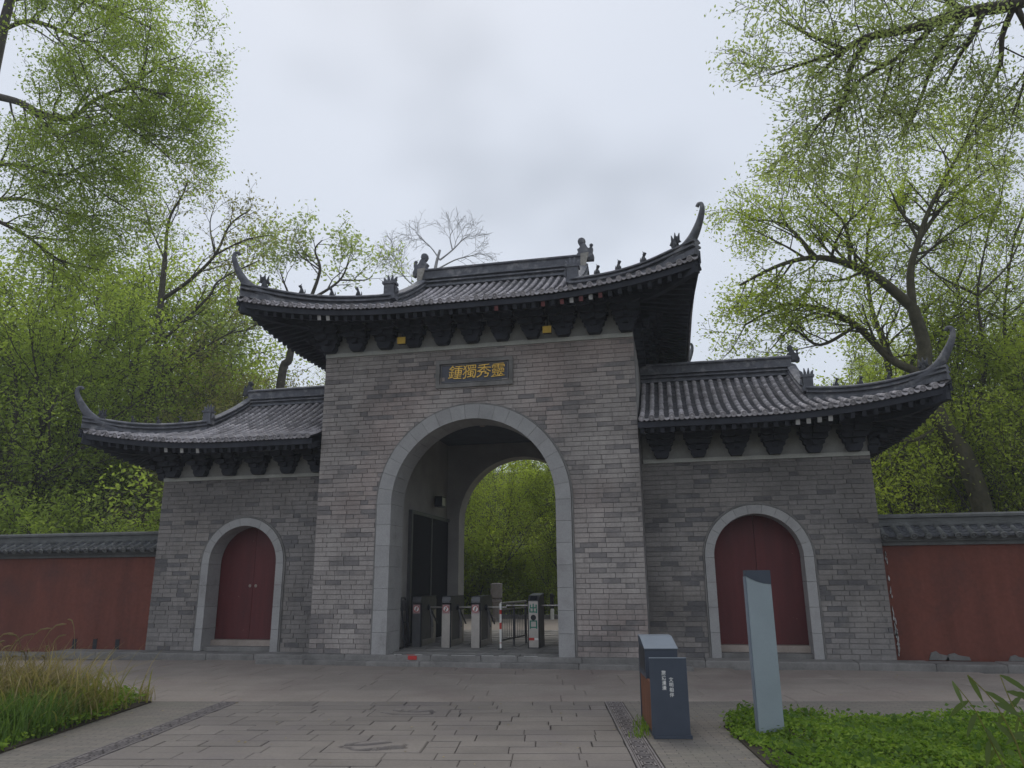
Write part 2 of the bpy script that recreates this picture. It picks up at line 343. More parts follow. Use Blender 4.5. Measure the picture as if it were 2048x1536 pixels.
# main path: running bond of large flags; two carved slabs on the axis
HS = [R_.choice([.24, .27, .30, .25]) for k in range(21)]; VS = [sum(HS[:k]) for k in range(22)]
CARVED = []
for cu, tv in ((.02, .93), (.02, 2.55)):
    k = min(range(20), key=lambda k: abs((VS[k] + VS[k + 2]) / 2 - tv) if k + 2 < 22 else 9); CARVED.append((cu, (VS[k] + VS[k + 2]) / 2, .92, VS[k + 2] - VS[k]))
for v, h in zip(VS, HS):
    u = -2.36; first = True
    while u < 2.35:
        wd = R_.uniform(.42, .74) if not first else R_.uniform(.2, .7); first = False
        u1 = u + wd
        if 2.36 - u1 < .18: u1 = 2.36
        a, b = u, u1
        hit = False
        for cu, cv, cw, ch in CARVED:
            if v < cv + ch / 2 - .02 and v + h > cv - ch / 2 + .02:
                lo, hi = cu - cw / 2, cu + cw / 2
                if a < hi and b > lo:
                    if a < lo - .08: flag(a, lo, v, v + h, ME_FLAG)
                    if b > hi + .08: flag(hi, b, v, v + h, ME_FLAG)
                    hit = True
        if not hit: flag(a, b, v, v + h, ME_FLAG, gap=R_.choice([.002, .003, .003, .004, .005, .011]), jz=R_.choice([.001, .002, .004]))
        u = u1
for k, (cu, cv, cw, ch) in enumerate(CARVED):
    vv = cv - ch / 2   # the joint rows beside it are cut to whole rows, so fill any gap with narrow flags
    n1, n2 = 110, 64; G = np.zeros((n1, n2, 3)); rs = np.random.default_rng(40 + k)
    ph = rs.uniform(0, 6, 8)
    for i in range(n1):
        for j in range(n2):
            a, b = i / (n1 - 1) * 2 - 1, j / (n2 - 1) * 2 - 1
            th = math.atan2(b, a); r = math.hypot(a / (.72 + .08 * math.sin(5 * th + ph[4])), b / (.70 + .10 * math.sin(3 * th + ph[5]))); z = .004
            if r < 1:
                e = ss((1 - r) * 4); p1 = math.sin(5 * b + 2.2 * math.sin(2.6 * a + ph[0]) + ph[1]); p2 = math.sin(8 * a + 2.5 * math.sin(4 * b + ph[2]) + ph[3])
                gr_ = math.exp(-(p1 / .22) ** 2) + (.7 * math.exp(-(p2 / .25) ** 2) if p1 > -.2 else 0) + .8 * math.exp(-((r - .93) / .05) ** 2)
                z += e * (.022 + .012 * p1) - .055 * min(1, gr_) * ss((1 - r) * 8)
            if i in (0, n1 - 1) or j in (0, n2 - 1): z = -.03
            G[i, j] = PP(cu + a * (cw / 2 - .004), cv + b * (ch / 2 - .006), z)
    MB().grid(G, flip=True).build('carved_slab', M_FLAG, pave, smooth=True, label='paving slab with a raised carved animal relief')
# worn slabs between the path and the gate
v = -.02; row = 0
while v > -5.2:
    h = R_.uniform(.5, .7); u = -13. + R_.uniform(0, .8)
    while u < 9.5:
        u1 = u + R_.uniform(.9, 1.6)
        c = PP((u + u1) / 2, v - h / 2)
        if c[1] < .35: flag(u, u1, v - h, v, ME_FLAGF, gap=.003, jz=.0015, tilt=.0012, name='worn_flagstone')
        u = u1
    v -= h
# fret strips either side of the path
def fret_mesh():
    b = MB(); b.box(-.108, .108, -.104, .104, -.05, -.008)
    for x in (-.1, .1): b.box(x - .009, x + .009, -.104, .104, -.0079, .004)
    for x in (-.074, .074): b.box(x - .005, x + .005, -.104, .104, -.0079, .002)
    t = .008
    for (x0, y0, x1, y1) in ((-.055, -.08, .055, -.08), (.055, -.08, .055, .05), (-.03, .05, .055, .05), (-.03, -.04, -.03, .05), (-.03, -.04, .02, -.04), (.02, -.04, .02, .012), (-.055, -.08, -.055, .085), (-.055, .085, .055, .085)):
        b.box(min(x0, x1) - t, max(x0, x1) + t, min(y0, y1) - t, max(y0, y1) + t, -.0079, .004)
    return b.mesh('fret_tile')
ME_FRET = fret_mesh(); ME_FRET.materials.append(M_FRET)
for s in (-1, 1):
    for k in range(25):
        o = obj('fret_tile', ME_FRET, None, pave)
        o.matrix_basis = Matrix.Translation(Vector(PP(s * 2.475, .11 + k * .212, R_.uniform(-.002, .002)))) @ Matrix.Rotation(PA, 4, 'Z')

# platform stones under the gate
steps = MB().box(-3.2, 3.2, .02, 5.6, -.05, .165).build('platform', M_STEP, kind='structure')
ME_STEP = slab_mesh('step_stone'); ME_STEP.materials.append(M_STEP)
def stone_row(x0, x1, y0, y1, z0, z1, ln, jy=.012, jz=.006):
    x = x0
    while x < x1 - .01:
        e = min(x1, x + R_.uniform(ln * .7, ln * 1.3))
        if x1 - e < .25: e = x1
        o = obj('step_stone', ME_STEP, None, steps); d = R_.uniform(-jy, jy)
        o.matrix_basis = Matrix.Translation(((x + e) / 2, (y0 + y1) / 2 + d, z1 + R_.uniform(-jz, jz))) @ Matrix.Rotation(R_.gauss(0, .003), 4, 'X') @ Matrix.Diagonal((e - x - .008, y1 - y0 - .006, z1 - z0, 1))
        x = e
stone_row(-4.15, 3.95, -.30, .02, -.04, .085, 1.2); stone_row(-3.3, 3.3, -.10, .30, -.03, .175, .9)
stone_row(-9.3, -3.2, .30, .85, -.04, .115, 1.3); stone_row(3.2, 13.5, .30, .85, -.04, .115, 1.3); stone_row(-3.25, -1.6, .3, .62, 0, .17, .8)
stone_row(-13, -9.3, .62, .95, -.04, .04, 1.4)
# passage floor slabs
for i in range(6):
    for j in range(10):
        x0, x1 = -1.74 + i * .58, -1.74 + (i + 1) * .58; y0 = .30 + j * .55
        o = obj('floor_slab', ME_STEP, None, steps); o.matrix_basis = Matrix.Translation(((x0 + x1) / 2, y0 + .275, .19 + R_.uniform(-.003, .003) + j * .008)) @ Matrix.Diagonal((.574, .544, .04, 1))
rearp = MB().grid(np.array([[(x, y, z) for y, z in ((5.6, .255), (10.5, .30))] for x in (-14, 14)], float)).build('rear_pavement', M_FLAGF, kind='structure')

# ------------------------------------------------------------------ gatehouse
gate = empty('gatehouse', 'grey brick temple gate with three upswept tiled roofs and a tall open archway', 'gatehouse')
W1, A1, A2, ZS = 3.218, 1.922, 1.629, 2.963         # half width, arch outer / inner radius, springing
XA, AW1, AW2, ZSW = 5.261, .959, .79, 1.883         # wing arch
WY, W2, ZP, ZW = .807, 7.40, .175, .115
BT, BTW = 6.06, 3.69                                # brick tops

def arch_wall(mb, x0, x1, z0, z1, xc, hw, zs, y0, y1, n=20):
    """slab with an arched opening, faces both sides and the intrados"""
    pts = [(xc - hw, z0)] + [(xc + hw * math.cos(t), zs + hw * math.sin(t)) for t in np.linspace(math.pi, 0, n)] + [(xc + hw, z0)]
    tops = [(x0, z1)] + [(min(max(p[0], x0), x1), z1) for p in pts[1:-1]] + [(x1, z1)]
    for y, fl in ((y0, 0), (y1, 1)):
        poly = [((x0, y, z0), (xc - hw, y, z0), (xc - hw, y, zs), (xc - hw, y, z1), (x0, y, z1)), ((xc + hw, y, z0), (x1, y, z0), (x1, y, z1), (xc + hw, y, z1), (xc + hw, y, zs))]
        for i in range(1, n):
            a, b = pts[i], pts[i + 1]; poly.append(((a[0], y, a[1]), (b[0], y, b[1]), (b[0], y, z1), (a[0], y, z1)))
        for q in poly:
            q = q[::-1] if fl else q; mb.add(q, [tuple(range(len(q)))])
    for i in range(len(pts) - 1):
        a, b = pts[i], pts[i + 1]; mb.add([(a[0], y0, a[1]), (a[0], y1, a[1]), (b[0], y1, b[1]), (b[0], y0, b[1])], [(0, 1, 2, 3)])
    mb.add([(x0, y0, z1), (x1, y0, z1), (x1, y1, z1), (x0, y1, z1)], [(0, 1, 2, 3)])
    for x, f in ((x0, (0, 1, 2, 3)), (x1, (3, 2, 1, 0))): mb.add([(x, y0, z0), (x, y0, z1), (x, y1, z1), (x, y1, z0)], [f])

b = MB(); arch_wall(b, -W1, W1, .05, BT + .75, 0, A2 + .14, ZS, .012, .62); cwall = b.build('central_wall', M_MORTAR, gate)
b = MB(); arch_wall(b, -W1, W1, .05, BT + .75, 0, A2, ZS, 4.75, 5.27); b.build('rear_wall', M_INNER, gate)
b = MB()
for x0, x1 in ((-W1, -1.95), (1.95, W1)): b.box(x0, x1, .62, 4.75, .05, BT + .7)
b.box(-1.95, 1.95, .62, 4.75, 5.0, 5.2)
b.build('passage_wall', M_INNER, gate)
MB().box(-1.949, 1.949, .63, 4.74, 4.96, 4.99).build('passage_ceiling', M_CEIL, gate)
dw = MB().box(-1.949, -1.90, 1.95, 4.70, .2, 2.95).build('side_doorway', M_GLASSD, gate, label='dark glazed side doorway inside the passage')
f = MB(); f.box(-1.949, -1.87, 1.86, 1.95, .2, 3.03); f.box(-1.949, -1.87, 1.95, 4.72, 2.951, 3.03); f.box(-1.949, -1.88, 3.3, 3.36, .2, 2.95); f.build('door_frame', M_STEELD, dw)
fl = MB().box(-1.9, -1.72, 3.55, 3.85, 3.25, 3.5).build('wall_lamp', M_BLACK, gate); MB().box(-1.73, -1.715, 3.58, 3.82, 3.28, 3.47).build('lens', M_STEEL, fl)
MB().lathe([(.05, 4.60), (.07, 4.62), (.08, 4.68), (.03, 4.74), (.03, 4.97)], 12, Matrix.Translation((0, .8, 0))).build('ceiling_lamp', M_SILL, gate)

wings = {}
for s in (-1, 1):
    b = MB(); x0, x1 = sorted((s * W1, s * W2)); arch_wall(b, x0, x1, .05, BTW + .62, s * XA, AW2 + .10, ZSW, WY + .012, 1.42, 16)
    b.box(x0, x1, 1.42, 4.06, .05, BTW + .62)
    wings[s] = b.build('wing_wall', M_MORTAR, gate)

# bricks
def unit_brick(name):
    e = .02; V = [(-.5, 0, -.5), (.5, 0, -.5), (.5, 0, .5), (-.5, 0, .5), (-.5 + e * .3, -1, -.5 + e), (.5 - e * .3, -1, -.5 + e), (.5 - e * .3, -1, .5 - e), (-.5 + e * .3, -1, .5 - e)]
    return MB().add(V, [(4, 5, 6, 7), (0, 1, 5, 4), (1, 2, 6, 5), (2, 3, 7, 6), (3, 0, 4, 7)])
UB = unit_brick('brick'); UBV = UB.v[0]; UBF = UB.f
def lay(x0, x1, z0, z1, xc, a, zs, plane, course=.09, ln=.32):
    out = []; z = z0; r = 0
    while z < z1 - .02:
        h = min(course, z1 - z); zt = z + h
        if zt < zs: hw = a
        else: hw = math.sqrt(max(0, a * a - (zt - zs) ** 2)) if zt - zs < a else 0
        spans = [(x0, xc - hw), (xc + hw, x1)] if hw > 0 else [(x0, x1)]
        for p, q in spans:
            x = p - (R_.choice((.0, .5)) * ln if r % 2 else R_.uniform(0, .3) * ln)
            while x < q - .015:
                e = x + ln * R_.choice((1, 1, 1, .5, 1.05, .95))
                u, v_ = max(x, p), min(e, q)
                if q - v_ < .05: v_ = q
                if v_ - u > .03: out.append(((u + v_) / 2, z + h / 2, v_ - u - .007, h - .0085, plane, R_.uniform(.012, .021)))
                x = e if v_ < q else q
        z = zt; r += 1
    return out
BR = [(q, 0) for q in lay(-W1, W1, ZP, BT, 0, A1 - .02, ZS, .012)]
for s in (-1, 1):
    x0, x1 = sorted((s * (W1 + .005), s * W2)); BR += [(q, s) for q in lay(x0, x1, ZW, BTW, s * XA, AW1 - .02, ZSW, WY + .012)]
def show(q): return q[2] * q[3] / ((q[0] - CAM[0]) ** 2 + CAM[1] ** 2 + (q[1] - CAM[2]) ** 2)
plq = lambda q: abs(q[0] - .03) < .95 and 5.2 < q[1] < 5.9
BR = [t for t in BR if not (t[1] == 0 and abs(t[0][0] - .03) < .7 and 5.33 < t[0][1] < 5.75)]
BR.sort(key=lambda t: -show(t[0]) * (0 if t[0][2] < .2 else 1))
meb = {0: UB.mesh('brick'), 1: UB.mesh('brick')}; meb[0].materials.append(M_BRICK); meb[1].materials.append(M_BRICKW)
rest = {0: MB(), -1: MB(), 1: MB()}
for k, (q, s) in enumerate(BR):
    x, z, wd, h, pl, th = q
    if k < 300:
        o = obj('brick', meb[abs(s)], None, cwall if s == 0 else wings[s]); o.matrix_basis = Matrix.Translation((x, pl + .004, z)) @ Matrix.Diagonal((wd, th + .004, h, 1))
    else: rest[s].add(UBV * np.array([wd, th + .004, h]) + np.array([x, pl + .004, z]), UBF)
rest[0].build('brickwork', M_BRICK, cwall, kind='stuff')
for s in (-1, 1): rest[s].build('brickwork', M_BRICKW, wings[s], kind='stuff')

# arch surrounds, stone by stone
def surround(parent, xc, ri, ro, zs, z0, y0, y1, jamb, nv, name):
    root = None
    def stone(poly):
        g = .003; c = np.mean(poly, 0); P = [tuple(c + (np.array(p) - c) * (1 - g / max(.05, np.linalg.norm(np.array(p) - c)))) for p in poly]
        MB().prism(P, y0 + R_.uniform(0, .006), y1).build('arch_stone', M_STONE, parent)
    zz = np.linspace(z0, zs, jamb + 1)
    for s in (-1, 1):
        for a, b_ in zip(zz[:-1], zz[1:]): stone([(xc + s * ri, a), (xc + s * ro, a), (xc + s * ro, b_), (xc + s * ri, b_)][::s])
    th = np.linspace(math.pi, 0, nv + 1)
    for a, b_ in zip(th[:-1], th[1:]):
        m = [a + (b_ - a) * k / 3 for k in range(4)]
        stone([(xc + ro * math.cos(t), zs + ro * math.sin(t)) for t in m][::1] + [(xc + ri * math.cos(t), zs + ri * math.sin(t)) for t in m[::-1]])
arch = empty('arch_surround', parent=gate); surround(arch, 0, A2, A1, ZS, ZP - .005, -.055, .66, 7, 19, 'c')
for s in (-1, 1):
    a_ = empty('wing_arch_surround', parent=gate); surround(a_, s * XA, AW2, AW1, ZSW, ZW, WY - .05, WY + .42, 4, 11, 'w')
# thin dark reveal line of brick set edgewise around the arch
for xc, r, zs, z0, y in ((0, A1, ZS, ZP, 0), (-XA, AW1, ZSW, ZW, WY), (XA, AW1, ZSW, ZW, WY)):
    pts = [(xc - r - .02, y - .015, z0)] + [(xc + (r + .02) * math.cos(t), y - .015, zs + (r + .02) * math.sin(t)) for t in np.linspace(math.pi, 0, 25)] + [(xc + r + .02, y - .015, z0)]
    MB().tube(pts, .022, 5).build('arch_trim', M_STEP, gate)

# wing doors
for s in (-1, 1):
    d = empty('wing_door', parent=gate)
    for h in (-1, 1):
        x0, x1 = sorted((0, h * (AW2 + .06)))
        leaf = MB(); pts = [(s * XA + x0 + .004, .32), (s * XA + x1 - .004, .32)]
        arc = [(s * XA + (AW2 + .06) * math.cos(t), ZSW + (AW2 + .06) * math.sin(t)) for t in (np.linspace(0, math.pi / 2, 12) if h > 0 else np.linspace(math.pi / 2, math.pi, 12))]
        arc = [(min(max(x, s * XA + x0 + .004), s * XA + x1 - .004), z) for x, z in arc]
        leaf.prism(pts + arc, 1.27, 1.32).build('door_leaf', M_DOOR, d)
        kx = s * XA + h * .07
        MB().lathe([(.03, 0), (.034, .008), (.02, .018), (.006, .03)], 12, Matrix.Translation((kx, 1.27, 1.42)) @ Matrix.Rotation(rad(90), 4, 'X')).build('door_knocker', M_SILL, d)
    MB().box(s * XA - AW2 - .02, s * XA + AW2 + .02, 1.10, 1.34, ZW, .315).build('door_sill', M_SILL, d)
    MB().box(s * XA - AW2 - .02, s * XA + AW2 + .02, .84, 1.10, ZW, .2).build('door_step', M_STEP, d)

# white bands and the plaster strip behind the brackets
MB().box(-W1 + .01, W1 - .01, -.035, .2, BT, BT + .085).build('wall_band', M_BAND, gate)
MB().box(-W1 + .03, W1 - .03, .0, .05, BT + .087, BT + .60).build('bracket_panel', M_CREAM, gate)
for s in (-1, 1):
    x0, x1 = sorted((s * (W1 + .04), s * (W2 - .01)))
    MB().box(x0, x1, WY - .035, WY + .2, BTW, BTW + .075).build('wall_band', M_BAND, gate)
    MB().box(x0, x1 - .02 * s, WY, WY + .05, BTW + .077, BTW + .55).build('bracket_panel', M_CREAM, gate)
# side faces above the wings
for s in (-1, 1): MB().box(*sorted((s * (W1 - .03), s * (W1 + .004))), .02, 5.2, BT + .09, BT + .72).build('side_panel', M_WOOD, gate)

# bracket sets
def bracket_mesh(k):
    b = MB(); B = lambda x, y0, y1, z0, z1: b.box(-x * k, x * k, -y1 * k, -y0 * k, z0 * k, z1 * k)
    b.prism([(-.10 * k, -.04), (.10 * k, -.04), (.15 * k, .04 * k), (.15 * k, .11 * k), (-.15 * k, .11 * k), (-.15 * k, .04 * k)], -.16 * k, .02)
    for x, y, z in ((.20, .12, .10), (.245, .26, .20), (.285, .40, .30), (.295, .54, .40)):
        b.prism([(-x * k * .72, z * k), (x * k * .72, z * k), (x * k, (z + .035) * k), (x * k, (z + .105) * k), (-x * k, (z + .105) * k), (-x * k, (z + .035) * k)], -(y + .05) * k, -(y - .07) * k)
        b.box(-.045 * k, .045 * k, -(y + .13) * k, .02, z * k, (z + .09) * k)
        for q in (-1, 0, 1): b.box((q * x * .8 - .05) * k, (q * x * .8 + .05) * k, -(y + .06) * k, -(y - .08) * k, (z + .095) * k, (z + .118) * k)
        if z < .4: b.prism([(-x * k * .75, z * k), (x * k * .75, z * k), (x * k, (z + .04) * k), (x * k, (z + .1) * k), (-x * k, (z + .1) * k), (-x * k, (z + .04) * k)], -.05 * k, .0)
    return b.mesh('bracket_set')
MEB1 = bracket_mesh(1.); MEB1.materials.append(M_WOOD); MEB2 = bracket_mesh(.95); MEB2.materials.append(M_WOOD)
for k in range(11):
    obj('bracket_set', MEB1, None, gate, loc=(-3.1 + k * .62, -.036, BT + .125))
for s in (-1, 1):
    for k in range(8): obj('bracket_set', MEB1, None, gate, mw=Matrix.Translation((s * W1, .35 + k * .62, BT + .088)) @ Matrix.Rotation(s * rad(90), 4, 'Z'))
    for k in range(6): obj('bracket_set', MEB2, None, gate, loc=(s * (3.62 + k * .7), WY - .036, BTW + .115))
    for k in range(5): obj('bracket_set', MEB2, None, gate, mw=Matrix.Translation((s * W2, WY + .1 + k * .7, BTW + .078)) @ Matrix.Rotation(s * rad(90), 4, 'Z'))
# two yellow floodlights under the main eave
for px in (803, 1094):
    p = atY(px, 681 if px < 900 else 659, -.32)
    t = MB().box(p[0] - .08, p[0] + .08, -.32, -.22, p[2] - .065, p[2] + .065).build('floodlight', M_BLACK, gate, label='floodlight with yellow glass under the main eave')
    MB().box(p[0] - .085, p[0] + .085, -.335, -.321, p[2] - .07, p[2] + .07).build('lens', M_YELLOW, t)
    MB().box(p[0] - .012, p[0] + .012, -.28, -.26, p[2] + .065, p[2] + .3).build('lamp_bracket', M_BLACK, t)

# name plaque
pc, pz0, pz1 = .03, 5.30, 5.78
plaque = MB().box(pc - .72, pc + .72, -.005, .05, pz0 + .03, pz1 - .03).build('name_plaque', M_PLAQUE, gate, label='slate plaque with four gilded characters above the archway')
f = MB()
for x0, x1, z0, z1, y in ((pc - .80, pc + .80, pz0 - .05, pz0 + .03, -.05), (pc - .80, pc + .80, pz1 - .03, pz1 + .05, -.05), (pc - .80, pc - .72, pz0 + .03, pz1 - .03, -.05), (pc + .72, pc + .80, pz0 + .03, pz1 - .03, -.05)): f.box(x0, x1, y, .04, z0, z1)
for x0, x1, z0, z1 in ((pc - .70, pc + .70, pz0 + .05, pz0 + .065), (pc - .70, pc + .70, pz1 - .065, pz1 - .05), (pc - .70, pc - .685, pz0 + .065, pz1 - .065), (pc + .685, pc + .70, pz0 + .065, pz1 - .065)): f.box(x0, x1, -.02, .0, z0, z1)
f.build('plaque_frame', M_STEP, plaque)
for k, ch in enumerate('鍾獨秀靈'):
    me = text_mesh(ch, .31, .010, 'character', shear=.1, bold=-.001, wob=.008); me.materials.append(M_GOLD)
    o = obj('character', me, None, plaque); o.matrix_basis = Matrix.Translation((pc - .40 + k * .295, -.018, 5.545)) @ STAND @ Matrix.Rotation(rad((-3, 2, -2, 3)[k]), 4, 'Z')

# ------------------------------------------------------------------ roofs
PITCH_T = .18
def half_tile():
    n = 6; V = []; 
    for y, r in ((0, .052), (1, .044)):
        for k in range(n + 1):
            a = math.pi * k / n; V.append((r * math.cos(a), y, r * math.sin(a)))
    F = [(k, k + 1, n + 2 + k, n + 1 + k) for k in range(n)] + [tuple(range(n, -1, -1))]
    return np.array(V), F
HTV, HTF = half_tile()
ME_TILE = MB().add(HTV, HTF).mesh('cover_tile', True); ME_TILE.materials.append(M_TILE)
def cap_mesh():
    b = MB(); n = 12
    for r0, r1, y0, y1 in ((.056, .056, 0, -.03), (.056, .046, -.03, -.032), (.046, .044, -.032, -.022), (.044, .02, -.022, -.024), (.02, .0, -.024, -.034)):
        V = [(r * math.cos(2 * math.pi * k / n), y, r * math.sin(2 * math.pi * k / n)) for r, y in ((r0, y0), (max(r1, .001), y1)) for k in range(n)]
        b.add(V, [(k, (k + 1) % n, n + (k + 1) % n, n + k) for k in range(n)])
    return b.mesh('eave_tile')
ME_CAP = cap_mesh(); ME_CAP.materials.append(M_TILE)
ME_DRIP = MB().prism([(-.055, .02), (-.03, -.005), (0, -.012), (.03, -.005), (.055, .02), (.05, -.02), (.03, -.045), (0, -.06), (-.03, -.045), (-.05, -.02)][::-1], -.018, 0).mesh('drip_tile'); ME_DRIP.materials.append(M_TILE)

RIDGE = [(-.15, 0), (-.15, .05), (-.09, .055), (-.09, .11), (-.17, .115), (-.17, .15), (-.09, .155), (-.09, .20), (-.18, .205), (-.18, .24), (-.10, .26), (-.10, .43), (-.15, .45), (-.15, .485), (-.06, .53)]
RIDGE = RIDGE + [(-x, z) for x, z in RIDGE[::-1]]
HIP = [(-.09, -.05), (-.09, .05), (-.045, .055), (-.045, .10), (-.12, .105), (-.12, .14), (-.055, .145), (-.055, .19), (-.11, .195), (-.11, .225), (-.04, .26)]
HIP = HIP + [(-x, z) for x, z in HIP[::-1]]

class Roof:
    def __init__(s, sign, xin, XE, XV, ye, yf, yr, ze, zr, lift, flare, xs, yflare=None):
        s.__dict__.update(locals()); del s.__dict__['s']; s.A = .62; s.yc = ye - flare
    def sf(s, ax): return min(1, max(0, (ax - s.xs) / (s.XE - s.xs)))
    def eave_y(s, ax): return s.ye - s.flare * s.sf(ax) ** 2.4
    def z(s, ax, Y):
        d = (Y - s.ye) / (s.yr - s.ye); dc = max(d, 0)
        return s.ze + (s.zr - s.ze) * (s.A * d + (1 - s.A) * dc * dc) + s.lift * s.sf(ax) ** 2.2 * max(0, 1 - dc * 1.15) ** 1.3
    def top_y(s, ax):
        if ax <= s.XV: return s.yr
        return s.yf + (s.yc - s.yf) * (ax - s.XV) / (s.XE - s.XV)
    def side_pt(s, Y, u):
        """side slope, u = 0 at the eave, 1 at hip or gable foot"""
        Ym = Y if Y <= s.yr else 2 * s.yr - Y
        q = min(1, max(0, 1 - (Ym - s.yc) / (s.yf + .6 - s.yc)))
        xe = s.XE - .12 + .12 * q ** 2; ze = s.ze + s.lift * q ** 2.2 - .02
        if Ym < s.yf: xt = s.XV + (s.XE - s.XV) * (Ym - s.yf) / (s.yc - s.yf)
        else: xt = s.XV
        zt = s.z(xt, min(Ym, s.yf))
        return np.array([xe + (xt - xe) * u, Y, ze + (zt - ze) * (.75 * u + .25 * u * u)])

ALL_TILES = []
def paint(r, sg, ax):
    k = int(ax / PITCH_T * 7.3 + sg) % 5
    if r.xin == 0: return (2 if k < 2 else 1 if k == 3 else 0) if .6 < sg * ax < 2.9 else (1 if -2.9 < sg * ax < -2.6 else 0)
    return (1 if k != 2 else 0) if 5.75 < ax < 6.6 else 0
def build_roof(r, name, both):
    root = empty(name, parent=gate)
    signs = (-1, 1) if both else (r.sign,)
    body, soff = MB(), MB()
    axs = np.concatenate([np.linspace(r.xin, r.XV, 12), np.linspace(r.XV, r.XE, 14)[1:]])
    for sg in signs:
        for rear in (0, 1):
            def Yt(y): return 2 * r.yr - y if rear else y
            for dz, mbx in ((-.03, body), (-.16, soff)):
                G = np.array([[(sg * ax, Yt(y), r.z(ax, y) + dz) for y in np.linspace(r.eave_y(ax) + (.02 if dz > -.1 else .05), r.top_y(ax), 12)] for ax in axs])
                mbx.grid(G)
        ys_ = np.concatenate([np.linspace(r.yc, r.yf, 10), np.linspace(r.yf, 2 * r.yr - r.yf, 6)[1:], np.linspace(2 * r.yr - r.yf, 2 * r.yr - r.yc, 10)[1:]])
        for dz, mbx in ((-.03, body), (-.16, soff)):
            G = np.array([[r.side_pt(y, u) * np.array([sg, 1, 1]) + np.array([0, 0, dz]) for u in np.linspace(.03, 1, 8)] for y in ys_])
            mbx.grid(G)
    body.build('roof_bed', M_RIDGEW, root, smooth=True); soff.build('soffit', M_WOOD, root, smooth=True)
    # pan tiles, eave caps, drip tiles
    pan = MB(); raf = MB(); endw = MB(); endr = MB(); fascia = MB()
    for sg in signs:
        n = int((r.XE - .06 - r.xin) / PITCH_T); 
        start = r.xin + (0 if both and r.xin == 0 else .07)
        ks = range(n + 1)
        for k in ks:
            ax = start + k * PITCH_T
            if ax > r.XE - .05: break
            y0, y1 = r.eave_y(ax), r.top_y(ax)
            if y1 - y0 < .08: continue
            L = y1 - y0
            if not (sg == -1 and both and k == 0):
                m = max(1, int(round(L / .25))); yy = np.linspace(y0, y1, m + 1)
                for i in range(m):
                    a = np.array([sg * ax, yy[i], r.z(ax, yy[i])]); b_ = np.array([sg * ax, yy[i + 1] + .02, r.z(ax, yy[i + 1] + .02)])
                    yv = b_ - a; xv = nrm(np.cross(yv, (0, 0, 1))); zv = nrm(np.cross(xv, yv))
                    jx = R_.gauss(0, .002)
                    ALL_TILES.append((basis(xv, yv, zv, a + xv * jx + zv * R_.uniform(-.002, .003)), root))
                a = np.array([sg * ax, y0, r.z(ax, y0)]); yv = nrm(np.array([0, .25, r.z(ax, y0 + .25) - a[2]])); xv = np.array([1., 0, 0]); zv = np.cross(xv, yv)
                obj('eave_tile', ME_CAP, None, root, mw=basis(xv, yv, zv, a + np.array([0, 0, .004])))
                # rear and side keep only their tile edge
                raf.box(-.035, .035, .04, max(.3, min(L * .9, 1.6)), -.27, -.165, basis(xv, yv, zv, a))
                (paint(r, sg, ax) and {1: endw, 2: endr}[paint(r, sg, ax)] or raf).box(-.036, .036, .03, .039, -.272, -.17, basis(xv, yv, zv, a))
            # pan row to the right of it
            am = ax + PITCH_T / 2
            if am < r.XE - .08:
                y0, y1 = r.eave_y(am), r.top_y(am)
                m = max(1, int((y1 - y0) / .085)); yy = np.linspace(y0, y1, m + 1)
                for i in range(m):
                    za, zb = r.z(am, yy[i]), r.z(am, yy[i + 1]); h = .068
                    V = []
                    for y, z, d in ((yy[i], za, .02), (yy[i + 1] + .01, zb, 0.)):
                        for t, c in ((-1, .035), (-.5, .008), (0, 0), (.5, .008), (1, .035)): V.append((sg * am + t * h, y, z + c + d - .01))
                    for t, c in ((-1, .035), (-.5, .008), (0, 0), (.5, .008), (1, .035)): V.append((sg * am + t * h, yy[i], za + c - .02))
                    F = []
                    for j in range(4): F += [(j, j + 1, 6 + j, 5 + j), (10 + j, 11 + j, j + 1, j)]
                    pan.add(V, F)
                a = np.array([sg * am, y0, r.z(am, y0)])
                obj('drip_tile', ME_DRIP, None, root, mw=Matrix.Translation(a + np.array([0, -.005, -.005])) @ Matrix.Rotation(rad(-14), 4, 'X'))
        # side eave: tile rows, caps and rafters
        st = MB(); y = r.yc + .12
        while y < 2 * r.yr - r.yc - .1:
            P = np.array([r.side_pt(y, u) for u in np.linspace(0, 1, 6)]) * np.array([sg, 1, 1])
            if np.linalg.norm(P[0] - P[-1]) > .12:
                st.tube(P + np.array([0, 0, .0]), .06, 6)
                d = nrm(P[1] - P[0]); e = P[0]; L = min(1.3, np.linalg.norm(P[-1] - P[0]) * .9)
                xv = np.array([0, 1., 0]); zv = nrm(np.cross(xv, d)); zv = zv if zv[2] > 0 else -zv
                raf.box(-.035, .035, .05, L, -.27, -.165, basis(xv, d, zv, e))
                st.prism([(-.06, .02), (.06, .02), (.045, -.05), (0, -.10), (-.045, -.05)], -.01, .01, basis(xv, d, zv, e + np.array([0, .09, -.01])))
            y += PITCH_T
        st.build('side_slope_tiles', M_TILE, root, kind='stuff')
        # fascia board under the tiles
        for front in (1,):
            P = [(sg * ax, r.eave_y(ax) + .05, r.z(ax, r.eave_y(ax) + .05) - .13) for ax in np.linspace(r.xin, r.XE - .05, 24)]
            fascia.sweep(P, [(-.02, -.05), (.02, -.05), (.02, .06), (-.02, .06)])
        P = [r.side_pt(y, .03) * np.array([sg, 1, 1]) + np.array([0, 0, -.12]) for y in np.linspace(r.yc + .05, 2 * r.yr - r.yc - .05, 24)]
        fascia.sweep(P, [(-.02, -.05), (.02, -.05), (.02, .06), (-.02, .06)])
